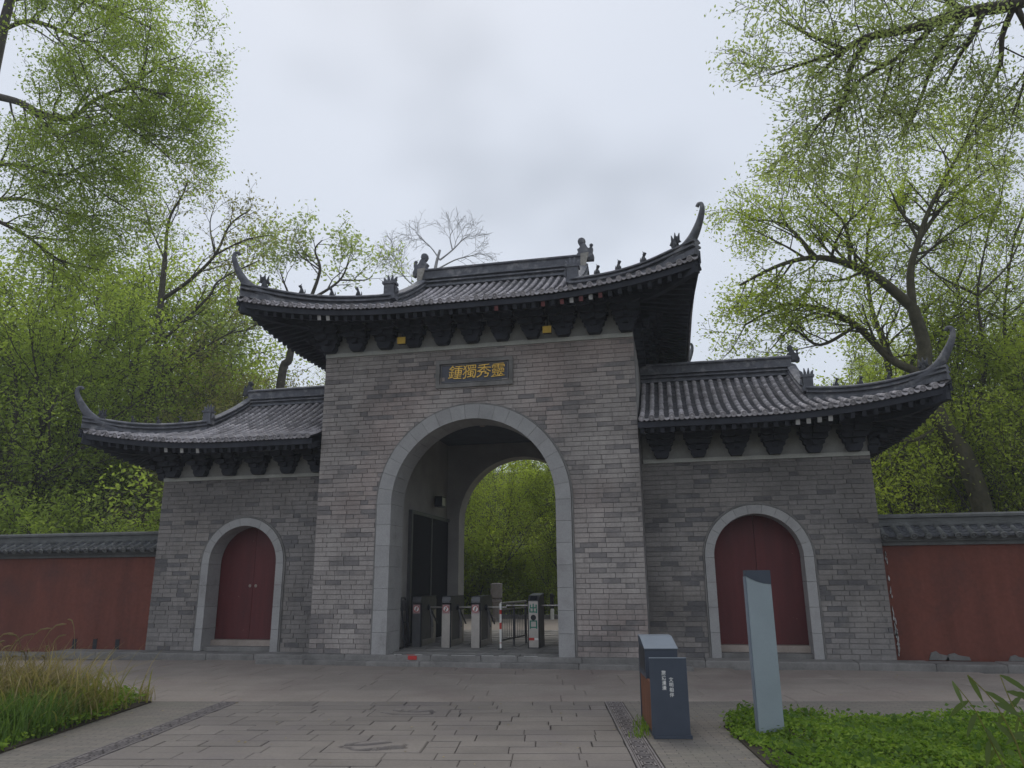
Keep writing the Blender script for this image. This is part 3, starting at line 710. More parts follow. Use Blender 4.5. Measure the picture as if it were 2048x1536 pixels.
        # corner beams
        for rear in (0, 1):
            Yt = (lambda y: 2 * r.yr - y) if rear else (lambda y: y)
            A_ = np.array([sg * (r.XV + .55), Yt(r.yf + .1), r.z(r.XV, r.yf) - .42]); B_ = np.array([sg * (r.XE - .06), Yt(r.yc + .06), r.z(r.XE, r.yc) - .2])
            raf.sweep(bez([A_, A_ * .45 + B_ * .55 + np.array([0, 0, -.13]), B_], 8), [(-.06, -.09), (.06, -.09), (.06, .08), (-.06, .08)])
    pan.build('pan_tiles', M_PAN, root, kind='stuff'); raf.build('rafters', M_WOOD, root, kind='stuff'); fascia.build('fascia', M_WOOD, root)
    if endw.n: endw.build('white_rafter_ends', M_CHIPW, root, kind='stuff')
    if endr.n: endr.build('red_rafter_ends', M_CHIPR, root, kind='stuff')
    # ridges
    x0 = -r.XV if both else r.xin
    P = [(sgx, r.yr, r.zr - .02) for sgx in (np.linspace(-r.XV, r.XV, 9) if both else np.linspace(r.sign * r.xin, r.sign * r.XV, 7))]
    rs = r.rs if hasattr(r, 'rs') else 1.
    MB().sweep(P, np.array(RIDGE) * rs).build('main_ridge', M_RIDGE, root)
    for sg in signs:
        gab = MB(); zt = r.zr - .1; zf = r.z(r.XV, r.yf)
        gab.add([(sg * (r.XV - .12), r.yf, zf), (sg * (r.XV - .12), 2 * r.yr - r.yf, zf), (sg * (r.XV - .12), r.yr, zt)], [(0, 1, 2)]); gab.build('gable', M_RIDGEW, root)
        for rear in (0, 1):
            Yt = (lambda y: 2 * r.yr - y) if rear else (lambda y: y)
            P = [(sg * r.XV, Yt(y), r.z(r.XV, y) + .03) for y in np.linspace(r.yr, r.yf, 14)]
            MB().sweep(P, np.array(HIP) * (rs * 1.05)).build('vertical_ridge', M_RIDGE, root)
            H = []
            for t in np.linspace(0, .985, 20):
                ax = r.XV + (r.XE - r.XV) * t; y = r.yf + (r.yc - r.yf) * t
                H.append((sg * ax, Yt(y), r.z(ax, y) + .02 + .06 * t ** 3))
            H = np.array(H); MB().sweep(H, np.array(HIP) * rs).build('hip_ridge', M_RIDGE, root)
            # flying tip
            d = nrm(np.array([H[-1][0] - H[-4][0], H[-1][1] - H[-4][1], 0])); e = H[-1] + np.array([0, 0, .12 * rs]); z = np.array([0, 0, 1.]); T_ = r.tip
            C = [e - d * .80 + z * -.17, e - d * .42 + z * -.04, e - d * .12 + z * .14, e + d * .06 + z * .38, e + d * .16 + z * (T_ - .16), e + d * .16 + z * (T_ - .03), e + d * .10 + z * T_, e + d * .065 + z * (T_ - .045)]
            Cc = bez(C, 30); u = np.linspace(0, 1, 30)
            MB().tube(Cc, np.interp(u, [0, .15, .3, .45, .6, .8, .92, 1], np.array([.08, .105, .09, .065, .046, .032, .033, .036])), 8).build('flying_tip', M_RIDGE, root, smooth=True)
    return root

main = Roof(1, 0., 4.50, 2.02, -1.10, .42, 2.636, 6.70, 8.59, .40, .36, 1.0); main.tip = .78
wing = {s: Roof(s, W1 + .02, 8.42, 6.46, -.42, .80, 2.436, 4.34, 5.74, .40, .32, 5.0) for s in (-1, 1)}
for s in wing: wing[s].tip = .74; wing[s].rs = .85
roots = {'main': build_roof(main, 'central_roof', True)}
for s in (-1, 1): roots[s] = build_roof(wing[s], 'wing_roof', False)
# the 300 cover tiles that show largest are separate, the rest joined by roof
def tshow(t):
    p = np.array(t[0].translation) - CAM; x = np.array(t[0].col[1][:3]); zv = np.array(t[0].col[2][:3]); l = np.linalg.norm(p)
    return np.linalg.norm(x) * max(.02, -(p / l) @ zv) / l ** 2
ALL_TILES.sort(key=lambda t: -tshow(t))
for M, rt in ALL_TILES[:300]: obj('cover_tile', ME_TILE, None, rt, mw=M)
rs_ = {}
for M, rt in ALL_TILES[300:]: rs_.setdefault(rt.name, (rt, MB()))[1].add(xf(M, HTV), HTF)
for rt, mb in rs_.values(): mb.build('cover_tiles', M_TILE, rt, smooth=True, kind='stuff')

# ridge ornaments
def fish_dragon(k=1.):
    o = [(-.16, 0), (.20, 0), (.21, .10), (.17, .20), (.19, .30), (.13, .36), (.10, .30), (.06, .33), (.02, .42), (-.02, .46), (-.01, .54), (-.07, .60), (-.14, .58), (-.17, .51), (-.14, .44), (-.10, .40), (-.14, .33), (-.19, .30), (-.15, .24), (-.20, .18), (-.15, .12)]
    b = MB().prism([(x * k, z * k) for x, z in o], -.07 * k, .07 * k)
    b.lathe([(.01, -.09), (.07, -.085), (.095, -.03), (.095, .03), (.07, .085), (.01, .09)], 14, Matrix.Translation((-.08 * k, 0, .52 * k)) @ Matrix.Rotation(rad(90), 4, 'X') @ Matrix.Scale(k, 4))
    b.lathe([(.01, -.05), (.045, -.02), (.045, .02), (.01, .05)], 10, Matrix.Translation((.15 * k, 0, .40 * k)) @ Matrix.Scale(k, 4))
    b.prism([(x * k, z * k) for x, z in [(-.12, .04), (.12, .04), (.14, .12), (.05, .22), (-.1, .2)]], -.11 * k, .11 * k)
    return b
def seated(k=1.):
    b = MB(); Mk = Matrix.Scale(k, 4)
    b.tube(np.array([(0, 0, 0), (.01, 0, .06), (.0, 0, .13), (-.015, 0, .19)]) * k, np.array([.05, .06, .045, .03]) * k, 8)
    b.tube(np.array([(-.015, 0, .18), (-.03, 0, .215), (-.05, 0, .235), (-.085, 0, .225)]) * k, np.array([.028, .042, .038, .02]) * k, 8)
    for s in (-1, 1):
        b.tube(np.array([(-.03, s * .03, .13), (-.05, s * .035, .06), (-.055, s * .035, 0)]) * k, np.array([.02, .016, .018]) * k, 6)
        b.tube(np.array([(-.03, s * .02, .25), (-.01, s * .03, .30)]) * k, np.array([.014, .004]) * k, 5)
    b.tube(np.array([(.05, 0, .03), (.09, 0, .09), (.08, 0, .17)]) * k, np.array([.02, .018, .006]) * k, 6)
    return b
def crested(k=1.):
    b = seated(k)
    for x, h in ((-.07, .16), (0, .2), (.06, .17)): b.tube(np.array([(x * .6, 0, .12), (x, 0, .2), (x * 1.5, 0, .16 + h)]) * k, np.array([.03, .035, .008]) * k, 6)
    b.prism([(x * k, z * k) for x, z in [(-.13, .12), (.13, .12), (.09, .19), (-.09, .19)]], -.02 * k, .02 * k)
    return b
def horned_block(k=1.):
    b = MB().box(-.10 * k, .10 * k, -.08 * k, .08 * k, 0, .2 * k); b.box(-.13 * k, .13 * k, -.10 * k, .10 * k, .2 * k, .25 * k); b.box(-.12 * k, .12 * k, -.09 * k, .09 * k, -.1 * k, .0)
    for x in (-.09, -.03, .03, .09): b.tube(np.array([(x, 0, .24), (x * 1.2, 0, .32), (x * 1.5, 0, .36 + .05 * (abs(x) < .05))]) * k, np.array([.035, .03, .01]) * k, 6)
    b.prism([(x * k, z * k) for x, z in [(-.11, .02), (-.16, .06), (-.15, .14), (-.11, .18)]], -.05 * k, .05 * k)
    return b
ME_FD = fish_dragon(1.).mesh('ridge_dragon'); ME_FD.materials.append(M_RIDGE); ME_FDW = fish_dragon(.62).mesh('ridge_dragon'); ME_FDW.materials.append(M_RIDGEW)
ME_SE = seated(1.).mesh('ridge_figure', True); ME_SE.materials.append(M_RIDGEW); ME_CRE = crested(1.15).mesh('ridge_bird', True); ME_CRE.materials.append(M_RIDGEW)
ME_HB = horned_block(1.15).mesh('ridge_beast'); ME_HB.materials.append(M_RIDGE)
def place(me, name, p, rz, parent, sc=1., sx=1): return obj(name, me, None, parent, mw=Matrix.Translation(p) @ Matrix.Rotation(rz, 4, 'Z') @ Matrix.Diagonal((sx * sc, sc, sc, 1)))
for s in (-1, 1):
    for r, rt, fd, k, both in ((main, roots['main'], ME_FD, 1., 1), (wing[s], roots[s], ME_FDW, .8, 0)):
        rs = getattr(r, 'rs', 1.)
        place(fd, 'ridge_dragon', (s * (r.XV + .06), r.yr, r.zr + .34 * rs), 0, rt, 1, s)
        place(ME_HB, 'ridge_beast', (s * r.XV, r.yf + .03, r.z(r.XV, r.yf) + .27 * rs), 0, rt, k, s)
        ang = math.atan2(r.yc - r.yf, s * (r.XE - r.XV))
        for rear in (0, 1):
            for t, me, nm in ((.22, ME_SE, 'ridge_figure'), (.40, ME_SE, 'ridge_figure'), (.60, ME_SE, 'ridge_figure'), (.84, ME_CRE, 'ridge_bird')):
                if rear and t < .8: continue
                ax = r.XV + (r.XE - r.XV) * t; y = r.yf + (r.yc - r.yf) * t
                yy = 2 * r.yr - y if rear else y
                place(me, nm, (s * ax, yy, r.z(ax, y) + (.255 + .06 * t ** 3) * rs), (ang if not rear else -ang) + math.pi, rt, k * .8)
    # pale fan-shaped tail tile below the main ridge dragon
    MB().prism([(-.09, .30), (.10, .34), (.06, .0), (.0, -.16), (-.06, .02)], -.02, .02, Matrix.Translation((s * (main.XV + .02), main.yr - .26, main.zr + .12)) @ Matrix.Rotation(rad(8), 4, 'Y')).build('ornament_fan', M_PALE, roots['main'])

# ------------------------------------------------------------------ red perimeter walls
def perimeter(x0, x1, label, slots=()):
    rt = empty('perimeter_wall', label, 'wall', loc=(0, 0, 0))
    yb = 1.22
    b = MB(); b.box(x0, x1, 1.02, 1.52, .0, 2.06)
    body = b.build('wall_body', M_RED, rt)
    m = MB(); m.box(x0, x1, .97, 1.57, 2.061, 2.13); m.box(x0, x1, .91, 1.63, 2.131, 2.20); m.build('cornice', M_TILEW, rt)
    n = int((x1 - x0) / .24)
    bed = MB(); bed.prism([(.80, 2.20), (1.74, 2.20), (1.27, 2.46)][::-1], x0, x1, Matrix(((0, 1, 0, 0), (1, 0, 0, 0), (0, 0, 1, 0), (0, 0, 0, 1)))); bed.build('coping_bed', M_TILEW, rt)
    pan = MB()
    yv0 = np.array([0, .47, .26]); d = nrm(yv0); xv = np.array([1., 0, 0]); zv = np.cross(xv, d)
    for k in range(n + 1):
        x = x0 + .06 + k * .24
        if x > x1 - .03: break
        for i in range(2):
            a = np.array([x, .78, 2.215]) + yv0 * (i * .5)
            obj('coping_tile', ME_TW, None, rt, mw=basis(xv, yv0 * .53, zv, a + zv * R_.uniform(0, .004)))
        obj('coping_end_tile', ME_CW, None, rt, mw=basis(xv, d, zv, np.array([x, .78, 2.218])))
        if x + .12 < x1:
            for i in range(5):
                a = np.array([x + .12, .80, 2.21]) + yv0 * (i / 5); c = a + yv0 / 5 * 1.1
                pan.add([a + (-.085, 0, .045), a + (0, 0, .018), a + (.085, 0, .045), c + (.085, 0, .02), c + (0, 0, 0), c + (-.085, 0, .02), a + (-.085, 0, .01), a + (0, 0, -.015), a + (.085, 0, .01)], [(0, 1, 4, 5), (1, 2, 3, 4), (6, 7, 1, 0), (7, 8, 2, 1)])
    pan.build('coping_pan_tiles', M_RIDGEW, rt, kind='stuff')
    MB().sweep([(x0, 1.27, 2.42), ((x0 + x1) / 2, 1.27, 2.42), (x1, 1.27, 2.42)], [(-.15, 0), (-.15, .06), (-.11, .07), (-.11, .13), (-.15, .14), (-.15, .18), (-.1, .215), (.1, .215), (.15, .18), (.15, .14), (.11, .13), (.11, .07), (.15, .06), (.15, 0)]).build('coping_ridge', M_TILEW, rt)
    for x in slots:
        o = MB().box(x - .05, x + .05, 1.012, 1.019, .09, .31).build('drain_slot', M_BLACK, rt)
        MB().box(x - .062, x + .062, 1.0, 1.0185, .31, .325).build('slot_lintel', M_RED, rt)
    return rt
ME_TW = MB().add(HTV, HTF).mesh('coping_tile', True); ME_TW.materials.append(M_TILEW)
ME_CW = cap_mesh(); ME_CW.materials.append(M_TILEW)
sl = [atY(px, 1283, 1.0)[0] for px in (148, 189, 234)]
perimeter(-14.5, -7.40, 'red plastered wall with three drain slots along its foot and dark tiled coping', sl)
perimeter(7.40, 14., 'red plastered wall with flaking white edge and dark tiled coping, behind the sign pillar')
# flaked plaster along the edge of the right wall and a broken stone at its foot
fk = MB()
for k in range(26):
    z = R_.uniform(.15, 2.0); x = 7.475 + R_.uniform(0, .03) + (2.1 - z) * .004; a = R_.uniform(.005, .017) * (1.6 if z < .6 else 1); h = R_.uniform(.03, .11)
    fk.prism([(x - a, z), (x + a * .4, z - h * .4), (x + a, z + h * .3), (x - a * .2, z + h)], 1.0, 1.018)
fk.build('flaked_plaster', M_CHIPW, bpy.data.objects['perimeter_wall.001'], kind='stuff')
for x, a_, h in ((8.12, .16, .15), (8.42, .2, .12), (9.35, .15, .1)):
    MB().prism([(x - a_, .112), (x + a_, .112), (x + a_ * .9, .112 + h * .5), (x + a_ * .1, .112 + h * .7), (x - a_ * .2, .112 + h), (x - a_ * .7, .112 + h * .8)], .985, 1.017).build('broken_render', M_STEP, bpy.data.objects['perimeter_wall.001'])

# ------------------------------------------------------------------ things in the passage
def turnstile(x, y, label, shade):
    rt = empty('turnstile', label, 'turnstile', 'turnstiles in the archway', loc=(x, y, .2))
    w_, L, H = .085, 1.05, .98
    fr = MB().box(-w_, w_, 0, .16, .0, .86); fr.build('front_post', shade, rt)
    MB().box(-w_, w_, L - .16, L, 0, .86).build('rear_post', M_STEEL, rt)
    top = MB().prism([(0, .70), (.0, .90), (.04, H), (L - .04, H), (L, .90), (L, .70)][::-1], -w_ - .005, w_ + .005, Matrix(((0, 1, 0, 0), (1, 0, 0, 0), (0, 0, 1, 0), (0, 0, 0, 1)))).build('top_housing', M_STEELD, rt)
    MB().box(-w_ - .008, w_ + .008, .03, L - .03, H + .001, H + .014).build('cover_plate', M_BLACK, top)
    MB().box(-w_ + .01, w_ - .01, .16, L - .16, .0, .12).build('plinth', M_STEEL, rt)
    MB().box(-w_ + .05, w_ - .05, .161, L - .161, .121, .699).build('back_panel', M_STEELD, rt)
    MB().box(w_, w_ + .02, .0, .035, 0, .86).build('edge_trim', M_BLACK, rt)
    nb = MB().box(-.075, .075, -.006, -.001, .655, .83).build('notice', M_PINK, rt)
    r = MB(); n = 20
    for k in range(n):
        a0, a1 = 2 * math.pi * k / n, 2 * math.pi * (k + 1) / n; P = lambda q, a: (q * math.cos(a), -.009, .745 + q * math.sin(a))
        r.add([P(.066, a0), P(.066, a1), P(.055, a1), P(.055, a0)], [(0, 1, 2, 3)])
    for a in (rad(45),): r.box(-.055, .055, -.0095, -.0085, -.005, .005, Matrix.Translation((0, 0, .745)) @ Matrix.Rotation(-a, 4, 'Y'))
    r.build('prohibition_ring', M_REDP, nb)
    MB().lathe([(.054, 0), (.054, .002)], 20, Matrix.Translation((0, -.006, .745)) @ Matrix.Rotation(rad(90), 4, 'X')).build('disc', M_WHITE, nb)
    pg = MB().box(-.006, .006, -.0088, -.0082, .70, .76); pg.box(-.022, .022, -.0088, -.0082, .742, .75); pg.box(-.02, -.006, -.0088, -.0082, .70, .715); pg.lathe([(.01, 0), (.01, .001)], 10, Matrix.Translation((0, -.0082, .775)) @ Matrix.Rotation(rad(90), 4, 'X')); pg.build('pictogram', M_BLACK, nb)
    hub = MB().lathe([(.06, 0), (.06, .03), (.04, .05)], 14, Matrix.Translation((w_, .5, .76)) @ Matrix.Rotation(rad(90), 4, 'Y')).build('tripod_hub', M_BLACK, rt)
    for d in ((.42, -.02, .0), (.10, -.12, -.38), (.10, .22, -.34)):
        MB().tube([(w_ + .04, .5, .76), (w_ + .04 + d[0], .5 + d[1], .76 + d[2])], .016, 8).build('tripod_arm', M_STEEL if d[0] > .3 else M_STEELD, rt)
    return rt
turnstile(-1.50, 1.25, 'turnstile with shaded dark front, closest to the dark side doorway', M_STEELD)  # dark steel on this front post stands in for shade
turnstile(-.87, 1.25, 'turnstile with beige steel front, middle of the three', M_STEEL)
turnstile(-.25, 1.25, 'turnstile with beige steel front, beside the striped barrier post', M_STEEL)
# exit cabinet
ex = empty('exit_gate', 'steel exit cabinet with green exit characters and a slanted top', 'exit gate', loc=(.93, 1.3, .2))
SW = Matrix(((0, 1, 0, 0), (1, 0, 0, 0), (0, 0, 1, 0), (0, 0, 0, 1)))
MB().prism([(0, 0), (.62, 0), (.62, 1.04), (.12, 1.0), (0, .90)][::-1], -.11, .11, SW).build('cabinet', M_STEELD, ex)
MB().box(-.095, .095, -.012, -.001, .02, .89).build('front_panel', M_STEEL, ex)
for sx in (-1, 1): MB().box(*sorted((sx * .097, sx * .112)), -.02, -.001, .0, .9).build('edge_trim', M_BLACK, ex)
MB().box(-.07, .07, -.07, .055, .0, .008, Matrix.Translation((0, .06, .955)) @ Matrix.Rotation(rad(40), 4, 'X')).build('reader', M_BLACK, ex)
for ch, z in (('出', .74), ('口', .44)):
    me = text_mesh(ch, .19, .001, 'exit_character', bold=.004); me.materials.append(M_GREEN); obj('exit_character', me, None, ex, mw=Matrix.Translation((0, -.0145, z)) @ STAND)
MB().lathe([(.055, 0), (.055, .002)], 18, Matrix.Translation((0, -.0125, .58)) @ Matrix.Rotation(rad(90), 4, 'X')).build('round_mark', M_BLACK, ex)
tp = MB().box(-.095, .015, -.0145, -.0125, .15, .20).build('red_tape', M_REDP, ex); MB().box(.016, .095, -.0145, -.0125, .155, .195).build('white_tape', M_WHITE, ex)
for sx in (-1, 1): MB().tube([(sx * .11, .3, .80), (sx * .62, .3, .80)], .016, 8).build('barrier_arm', M_STEEL, ex)
# guide railing with the striped post
ra = empty('guide_railing', 'grey guide railing with a red and white striped front post', 'railing', loc=(.34, .95, .2))
MB().tube([(0, 0, 0), (0, 0, .86)], .022, 10).build('post', M_WHITE, ra)
for z0, z1 in ((.12, .13), (.38, .50), (.66, .74)):
    MB().lathe([(.0235, z0), (.0235, z1)], 10).build('red_band', M_REDP, ra)
MB().lathe([(.05, 0), (.05, .015), (.024, .03)], 12).build('post_base', M_STEELD, ra)
q0, q1 = np.array([0, 0, 0]), np.array([.22, 1.45, 0]); z = np.array([0, 0, 1.])
MB().tube([q0 + z * .86, q0 * .3 + q1 * .7 + z * .86, q1 + z * .86], .024, 8).build('top_rail', M_STEEL, ra)
MB().tube([q0 + z * .74, q1 + z * .74], .016, 8).build('middle_rail', M_STEEL, ra); MB().tube([q0 + z * .17, q1 + z * .17], .016, 8).build('bottom_rail', M_STEELD, ra)
for t in (.5, 1.): MB().tube([q1 * t, q1 * t + z * .86], .022, 8).build('post', M_STEELD, ra)
for t in np.linspace(.08, .95, 12):
    MB().tube([q1 * t + z * .17, q1 * t + z * .74], .008, 6).build('baluster', M_STEELD, ra)
# folded black stand against the left jamb
fs = empty('folded_stand', 'black folded metal stand leaning by the left jamb of the archway', 'stand', loc=(-1.70, .78, .2))
for y0, y1 in ((0, .0), (.32, .22)):
    MB().tube([(0, y0, .02), (.10, y0, .02), (.13, y0, .06), (.03, y1, .98)], .014, 7).build('leg', M_BLACK, fs)
MB().tube([(.03, 0, .97), (.03, .22, .97)], .014, 7).build('cross_bar', M_BLACK, fs); MB().tube([(.08, 0, .5), (.08, .27, .5)], .01, 7).build('cross_bar', M_BLACK, fs); MB().box(.0, .05, .0, .22, .72, .92).build('board', M_STEELD, fs)
# tape along the threshold
tp = empty('floor_tape', 'worn white and red tape stuck along the archway threshold', 'tape')
x = -1.45
for k, (l, g, m_) in enumerate(((.14, .1, M_WHITE), (.16, .0, M_REDP), (.14, .2, M_WHITE), (.28, .08, M_WHITE), (.45, .12, M_WHITE), (.22, .1, M_WHITE), (.3, .16, M_WHITE), (.25, .1, M_WHITE))):
    MB().box(x, x + l, -.085, -.06, .182, .186).build('tape_strip', m_, tp); x += l + g
MB().box(-1.17, -1.0, -.118, -.112, .10, .17).build('tape_strip', M_REDP, tp)
# carved stone post beyond the gate, and a low rear kerb
p = atY(993, 1240, 9.3)
sp = empty('stone_post', 'carved stone post with a bulbous cloud-carved head beyond the gate', 'stone post', loc=(p[0], 9.3, .28))
MB().lathe([(.16, 0), (.16, .12), (.13, .14), (.13, .55), (.17, .58), (.17, .64), (.12, .68)], 16).build('shaft', M_CARVED, sp)
hd = MB(); n1, n2 = 22, 28
G = np.array([[((.18 + .018 * math.sin(7 * t + 2 * math.sin(9 * z_)) * math.sin(13 * z_ + 2)) * math.cos(t) * (1 if 0 < i < n1 - 1 else .55), (.18 + .018 * math.sin(7 * t + 2 * math.sin(9 * z_)) * math.sin(13 * z_ + 2)) * math.sin(t) * (1 if 0 < i < n1 - 1 else .55), .68 + z_) for t in np.linspace(0, 2 * math.pi, n2)] for i, z_ in enumerate(np.linspace(0, .46, n1))])
hd.grid(G, flip=True); hd.add(np.array([G[-1, j] for j in range(n2 - 1)]), [tuple(range(n2 - 1))]); hd.build('head', M_CARVED, sp, smooth=True)
MB().box(-14, 14, 10.5, 10.8, -.05, .42).build('rear_kerb', M_STEP, kind='structure')
p = atY(1105, 1250, 10.2); bl = empty('bollard', 'short white bollard with dark band beyond the exit cabinet', 'bollard', loc=(p[0], 10.2, .29))
MB().lathe([(.06, 0), (.06, .3), (.05, .34)], 12).build('shaft', M_WHITE, bl); MB().lathe([(.062, .34), (.062, .75), (.03, .8)], 12).build('cap', M_BLACK, bl)

# ------------------------------------------------------------------ litter bin
bin_ = empty('litter_bin', 'slate grey litter bin with white lettering and brown slatted side, by the fret strip', 'litter bin', loc=(3.43, -5.88, 0), rz=rad(8.5))
bw, bd = .365, 1.05
MB().box(.01, bw + .015, -.01, bd, .0, .03).build('base_plate', M_SLATE, bin_)
def endp(y, nm):
    return MB().prism([(-.005, .03), (bw, .03), (bw, .735), (.0, .735), (-.0, .53)], y, y + .03).build(nm, M_SLATE, bin_)
pn = endp(0, 'end_panel'); endp(bd - .04, 'end_panel')
MB().box(.0, bw + .0, -.004, .034, .7355, .742).build('top_edge', M_SLATEL, pn)
MB().box(.03, bw - .01, .031, bd - .041, .031, .50).build('carcass', M_SLATE, bin_)
for k in range(9):
    MB().box(.006, .029, .035 + k * .108, .035 + k * .108 + .102, .04, .505).build('slat', M_RUST, bin_)
ho = MB().prism([(.36, .501), (.36, .79), (.78, .885), (bd - .041, .885), (bd - .041, .501)], .0, bw - .03, SW).build('hood', M_SLATE, bin_)
MB().prism([(.35, .792), (.78, .888), (bd - .035, .888), (bd - .035, .8955), (.778, .8955), (.348, .80)], -.006, bw - .022, SW).build('hood_top', M_SLATEL, ho)
MB().box(-.004, .001, .42, bd - .1, .56, .80).build('hood_opening', M_BLACK, ho)
MB().prism([(.05, .501), (.14, .60), (.14, .68), (bw - .01, .68), (bw - .01, .501)], .031, .42).build('mouth', M_BLACK, bin_)
for col, body, x, z in (('a', '旅途漫漫', .135, .60), ('b', '文明相伴', .205, .535)):
    for k, ch in enumerate(body):
        me = text_mesh(ch, .043, .0006, 'letter', bold=.0008); me.materials.append(M_WHITE); obj('letter', me, None, pn, mw=Matrix.Translation((x, -.0015, z - k * .047)) @ STAND)

# ------------------------------------------------------------------ sign pillar
p = atZ(1520, 1478, 0)
pil = empty('sign_pillar', 'tall pale grey-blue sign slab with dark curved top, standing in green ground cover', 'sign', loc=(p[0], p[1], 0), rz=rad(11))
MB().box(0, .245, 0, .09, 0, 1.575).build('slab', M_PILLAR, pil)
MB().prism([(-.002, 1.523), (.05, 1.495), (.10, 1.472), (.17, 1.452), (.247, 1.443), (.247, 1.582), (-.002, 1.582)], -.004, .094).build('top_band', M_SLATE, pil)
MB().box(-.012, -.001, .012, .078, 0, 1.52).build('side_trim', M_SLATEL, pil)

# ------------------------------------------------------------------ foliage helpers
def leaf_quads(C, size, rg, up=.4, asp=.5, jitter=.35):
    n = len(C); C = np.asarray(C)
    nr = rg.normal(size=(n, 3)); nr[:, 2] = np.abs(nr[:, 2]) + up; nr /= np.linalg.norm(nr, axis=1)[:, None]
    t = rg.normal(size=(n, 3)); t -= nr * np.sum(t * nr, 1)[:, None]; t /= np.linalg.norm(t, axis=1)[:, None]
    b = np.cross(nr, t); l = size * (1 + rg.uniform(-jitter, jitter, n))[:, None]; wd = l * asp
    V = np.stack([C - t * l * .5, C + b * wd * .5 - nr * l * .06, C + t * l * .5, C - b * wd * .5 - nr * l * .06], 1)
    return V.reshape(-1, 3)
def quads_mesh(name, V, material):
    n = len(V) // 4; me = bpy.data.meshes.new(name); me.vertices.add(4 * n); me.vertices.foreach_set('co', V.astype(np.float32).ravel())
    me.loops.add(4 * n); me.loops.foreach_set('vertex_index', np.arange(4 * n, dtype=np.int32)); me.polygons.add(n)
    me.polygons.foreach_set('loop_start', np.arange(0, 4 * n, 4, dtype=np.int32)); me.polygons.foreach_set('loop_total', np.full(n, 4, dtype=np.int32))
    me.update(calc_edges=True); me.validate(); me.materials.append(material); return me

class TreeGen:
    def __init__(s, seed): s.rg = np.random.default_rng(seed); s.br = []; s.an = []
    def branch(s, p, d, L, r, lvl, cfg, pts=None):
        rg = s.rg; seg = cfg.get('seg', .45); n = max(3, int(L / seg / (1 + .3 * (lvl == 0))))
        if pts is None:
            P = [np.array(p, float)]; d = nrm(d); tr = cfg['trop'][min(lvl, len(cfg['trop']) - 1)]; wb = cfg['wob'][min(lvl, len(cfg['wob']) - 1)]
            for i in range(n):
                d = nrm(d + rg.normal(0, wb, 3) + np.array([0, 0, tr])); P.append(P[-1] + d * L / n)
            P = np.array(P)
        else: P = np.asarray(pts, float); L = np.linalg.norm(np.diff(P, axis=0), axis=1).sum()
        k = len(P); endr = cfg['endr'][min(lvl, len(cfg['endr']) - 1)]
        R = r * (1 - (1 - endr) * np.linspace(0, 1, k) ** .9); s.br.append((P, R, lvl))
        if lvl >= cfg['max'] - cfg.get('leaf_lv', 1) + 1 or lvl == cfg['max']:
            m = max(2, int(L / cfg['an']));
            for t in np.linspace(.15, 1, m):
                f = t * (k - 1); i = min(int(f), k - 2); s.an.append(P[i] + (P[i + 1] - P[i]) * (f - i))
        if lvl < cfg['max']:
            nc = cfg['nc'][lvl] if 'cl' not in cfg else (max(1, int(L * (1 - cfg['t0'][lvl]) * cfg['dens'][lvl] + rg.uniform(0, 1))) if cfg['dens'][lvl] > 0 else 0); t0 = cfg['t0'][lvl]
            for c in range(nc):
                t = t0 + (1 - t0) * (c + rg.uniform(.1, .9)) / nc
                f = t * (k - 1); i = min(int(f), k - 2); q = P[i] + (P[i + 1] - P[i]) * (f - i); tan = nrm(P[i + 1] - P[i])
                a = rg.uniform(*cfg['ang']); side = nrm(np.cross(tan, rg.normal(size=3))); dd = tan * math.cos(a) + side * math.sin(a)
                if 'bias' in cfg: dd = nrm(dd + np.array(cfg['bias']))
                s.branch(q, dd, (L * cfg['lr'][lvl] if 'cl' not in cfg else cfg['cl'][lvl]) * rg.uniform(.6, 1.3) * (1.15 - .5 * t), min(R[i] * rg.uniform(.42, .6), cfg.get('rmax', 9) / (lvl + 1) ** 2), lvl + 1, cfg)
    def wood(s, minr=.006, sides=(9, 6, 5, 4, 3)):
        b = MB()
        for P, R, l in s.br: b.tube(P, np.maximum(R, minr), sides[min(l, len(sides) - 1)], caps=False)
        return b
    def leaves(s, per, spread, size, up=.4, asp=.5):
        A = np.array(s.an); C = np.repeat(A, per, 0) + s.rg.normal(0, spread, (len(A) * per, 3)); return leaf_quads(C, size, s.rg, up, asp)
def make_tree(name, label, gen, leafm, per, spread, size, bark, loc, group=None, minr=.006, **kw):
    rt = empty(name, label, 'tree', group, loc=loc)
    t = gen.wood(minr).build('trunk', bark, rt, smooth=True)
    if per: obj('crown', quads_mesh('crown', gen.leaves(per, spread, size, **kw), leafm), None, rt)
    return rt
def copy_tree(src, loc, rz, sc, label=None, group=None, leafm=None):
    o = src.copy(); COL.objects.link(o); o.location = loc; o.rotation_euler = (0, 0, rz); o.scale = (sc, sc, sc)
    if label: o['label'] = label
    if group: o['group'] = group
    for c in src.children:
        d = c.copy(); COL.objects.link(d); d.parent = o
        if leafm and c.name.startswith('crown'):
            d.material_slots[0].link = 'OBJECT'; d.material_slots[0].material = leafm
    return o
def gz(x, y): return float(hill_z(np.array(x), np.array(y))) - .06

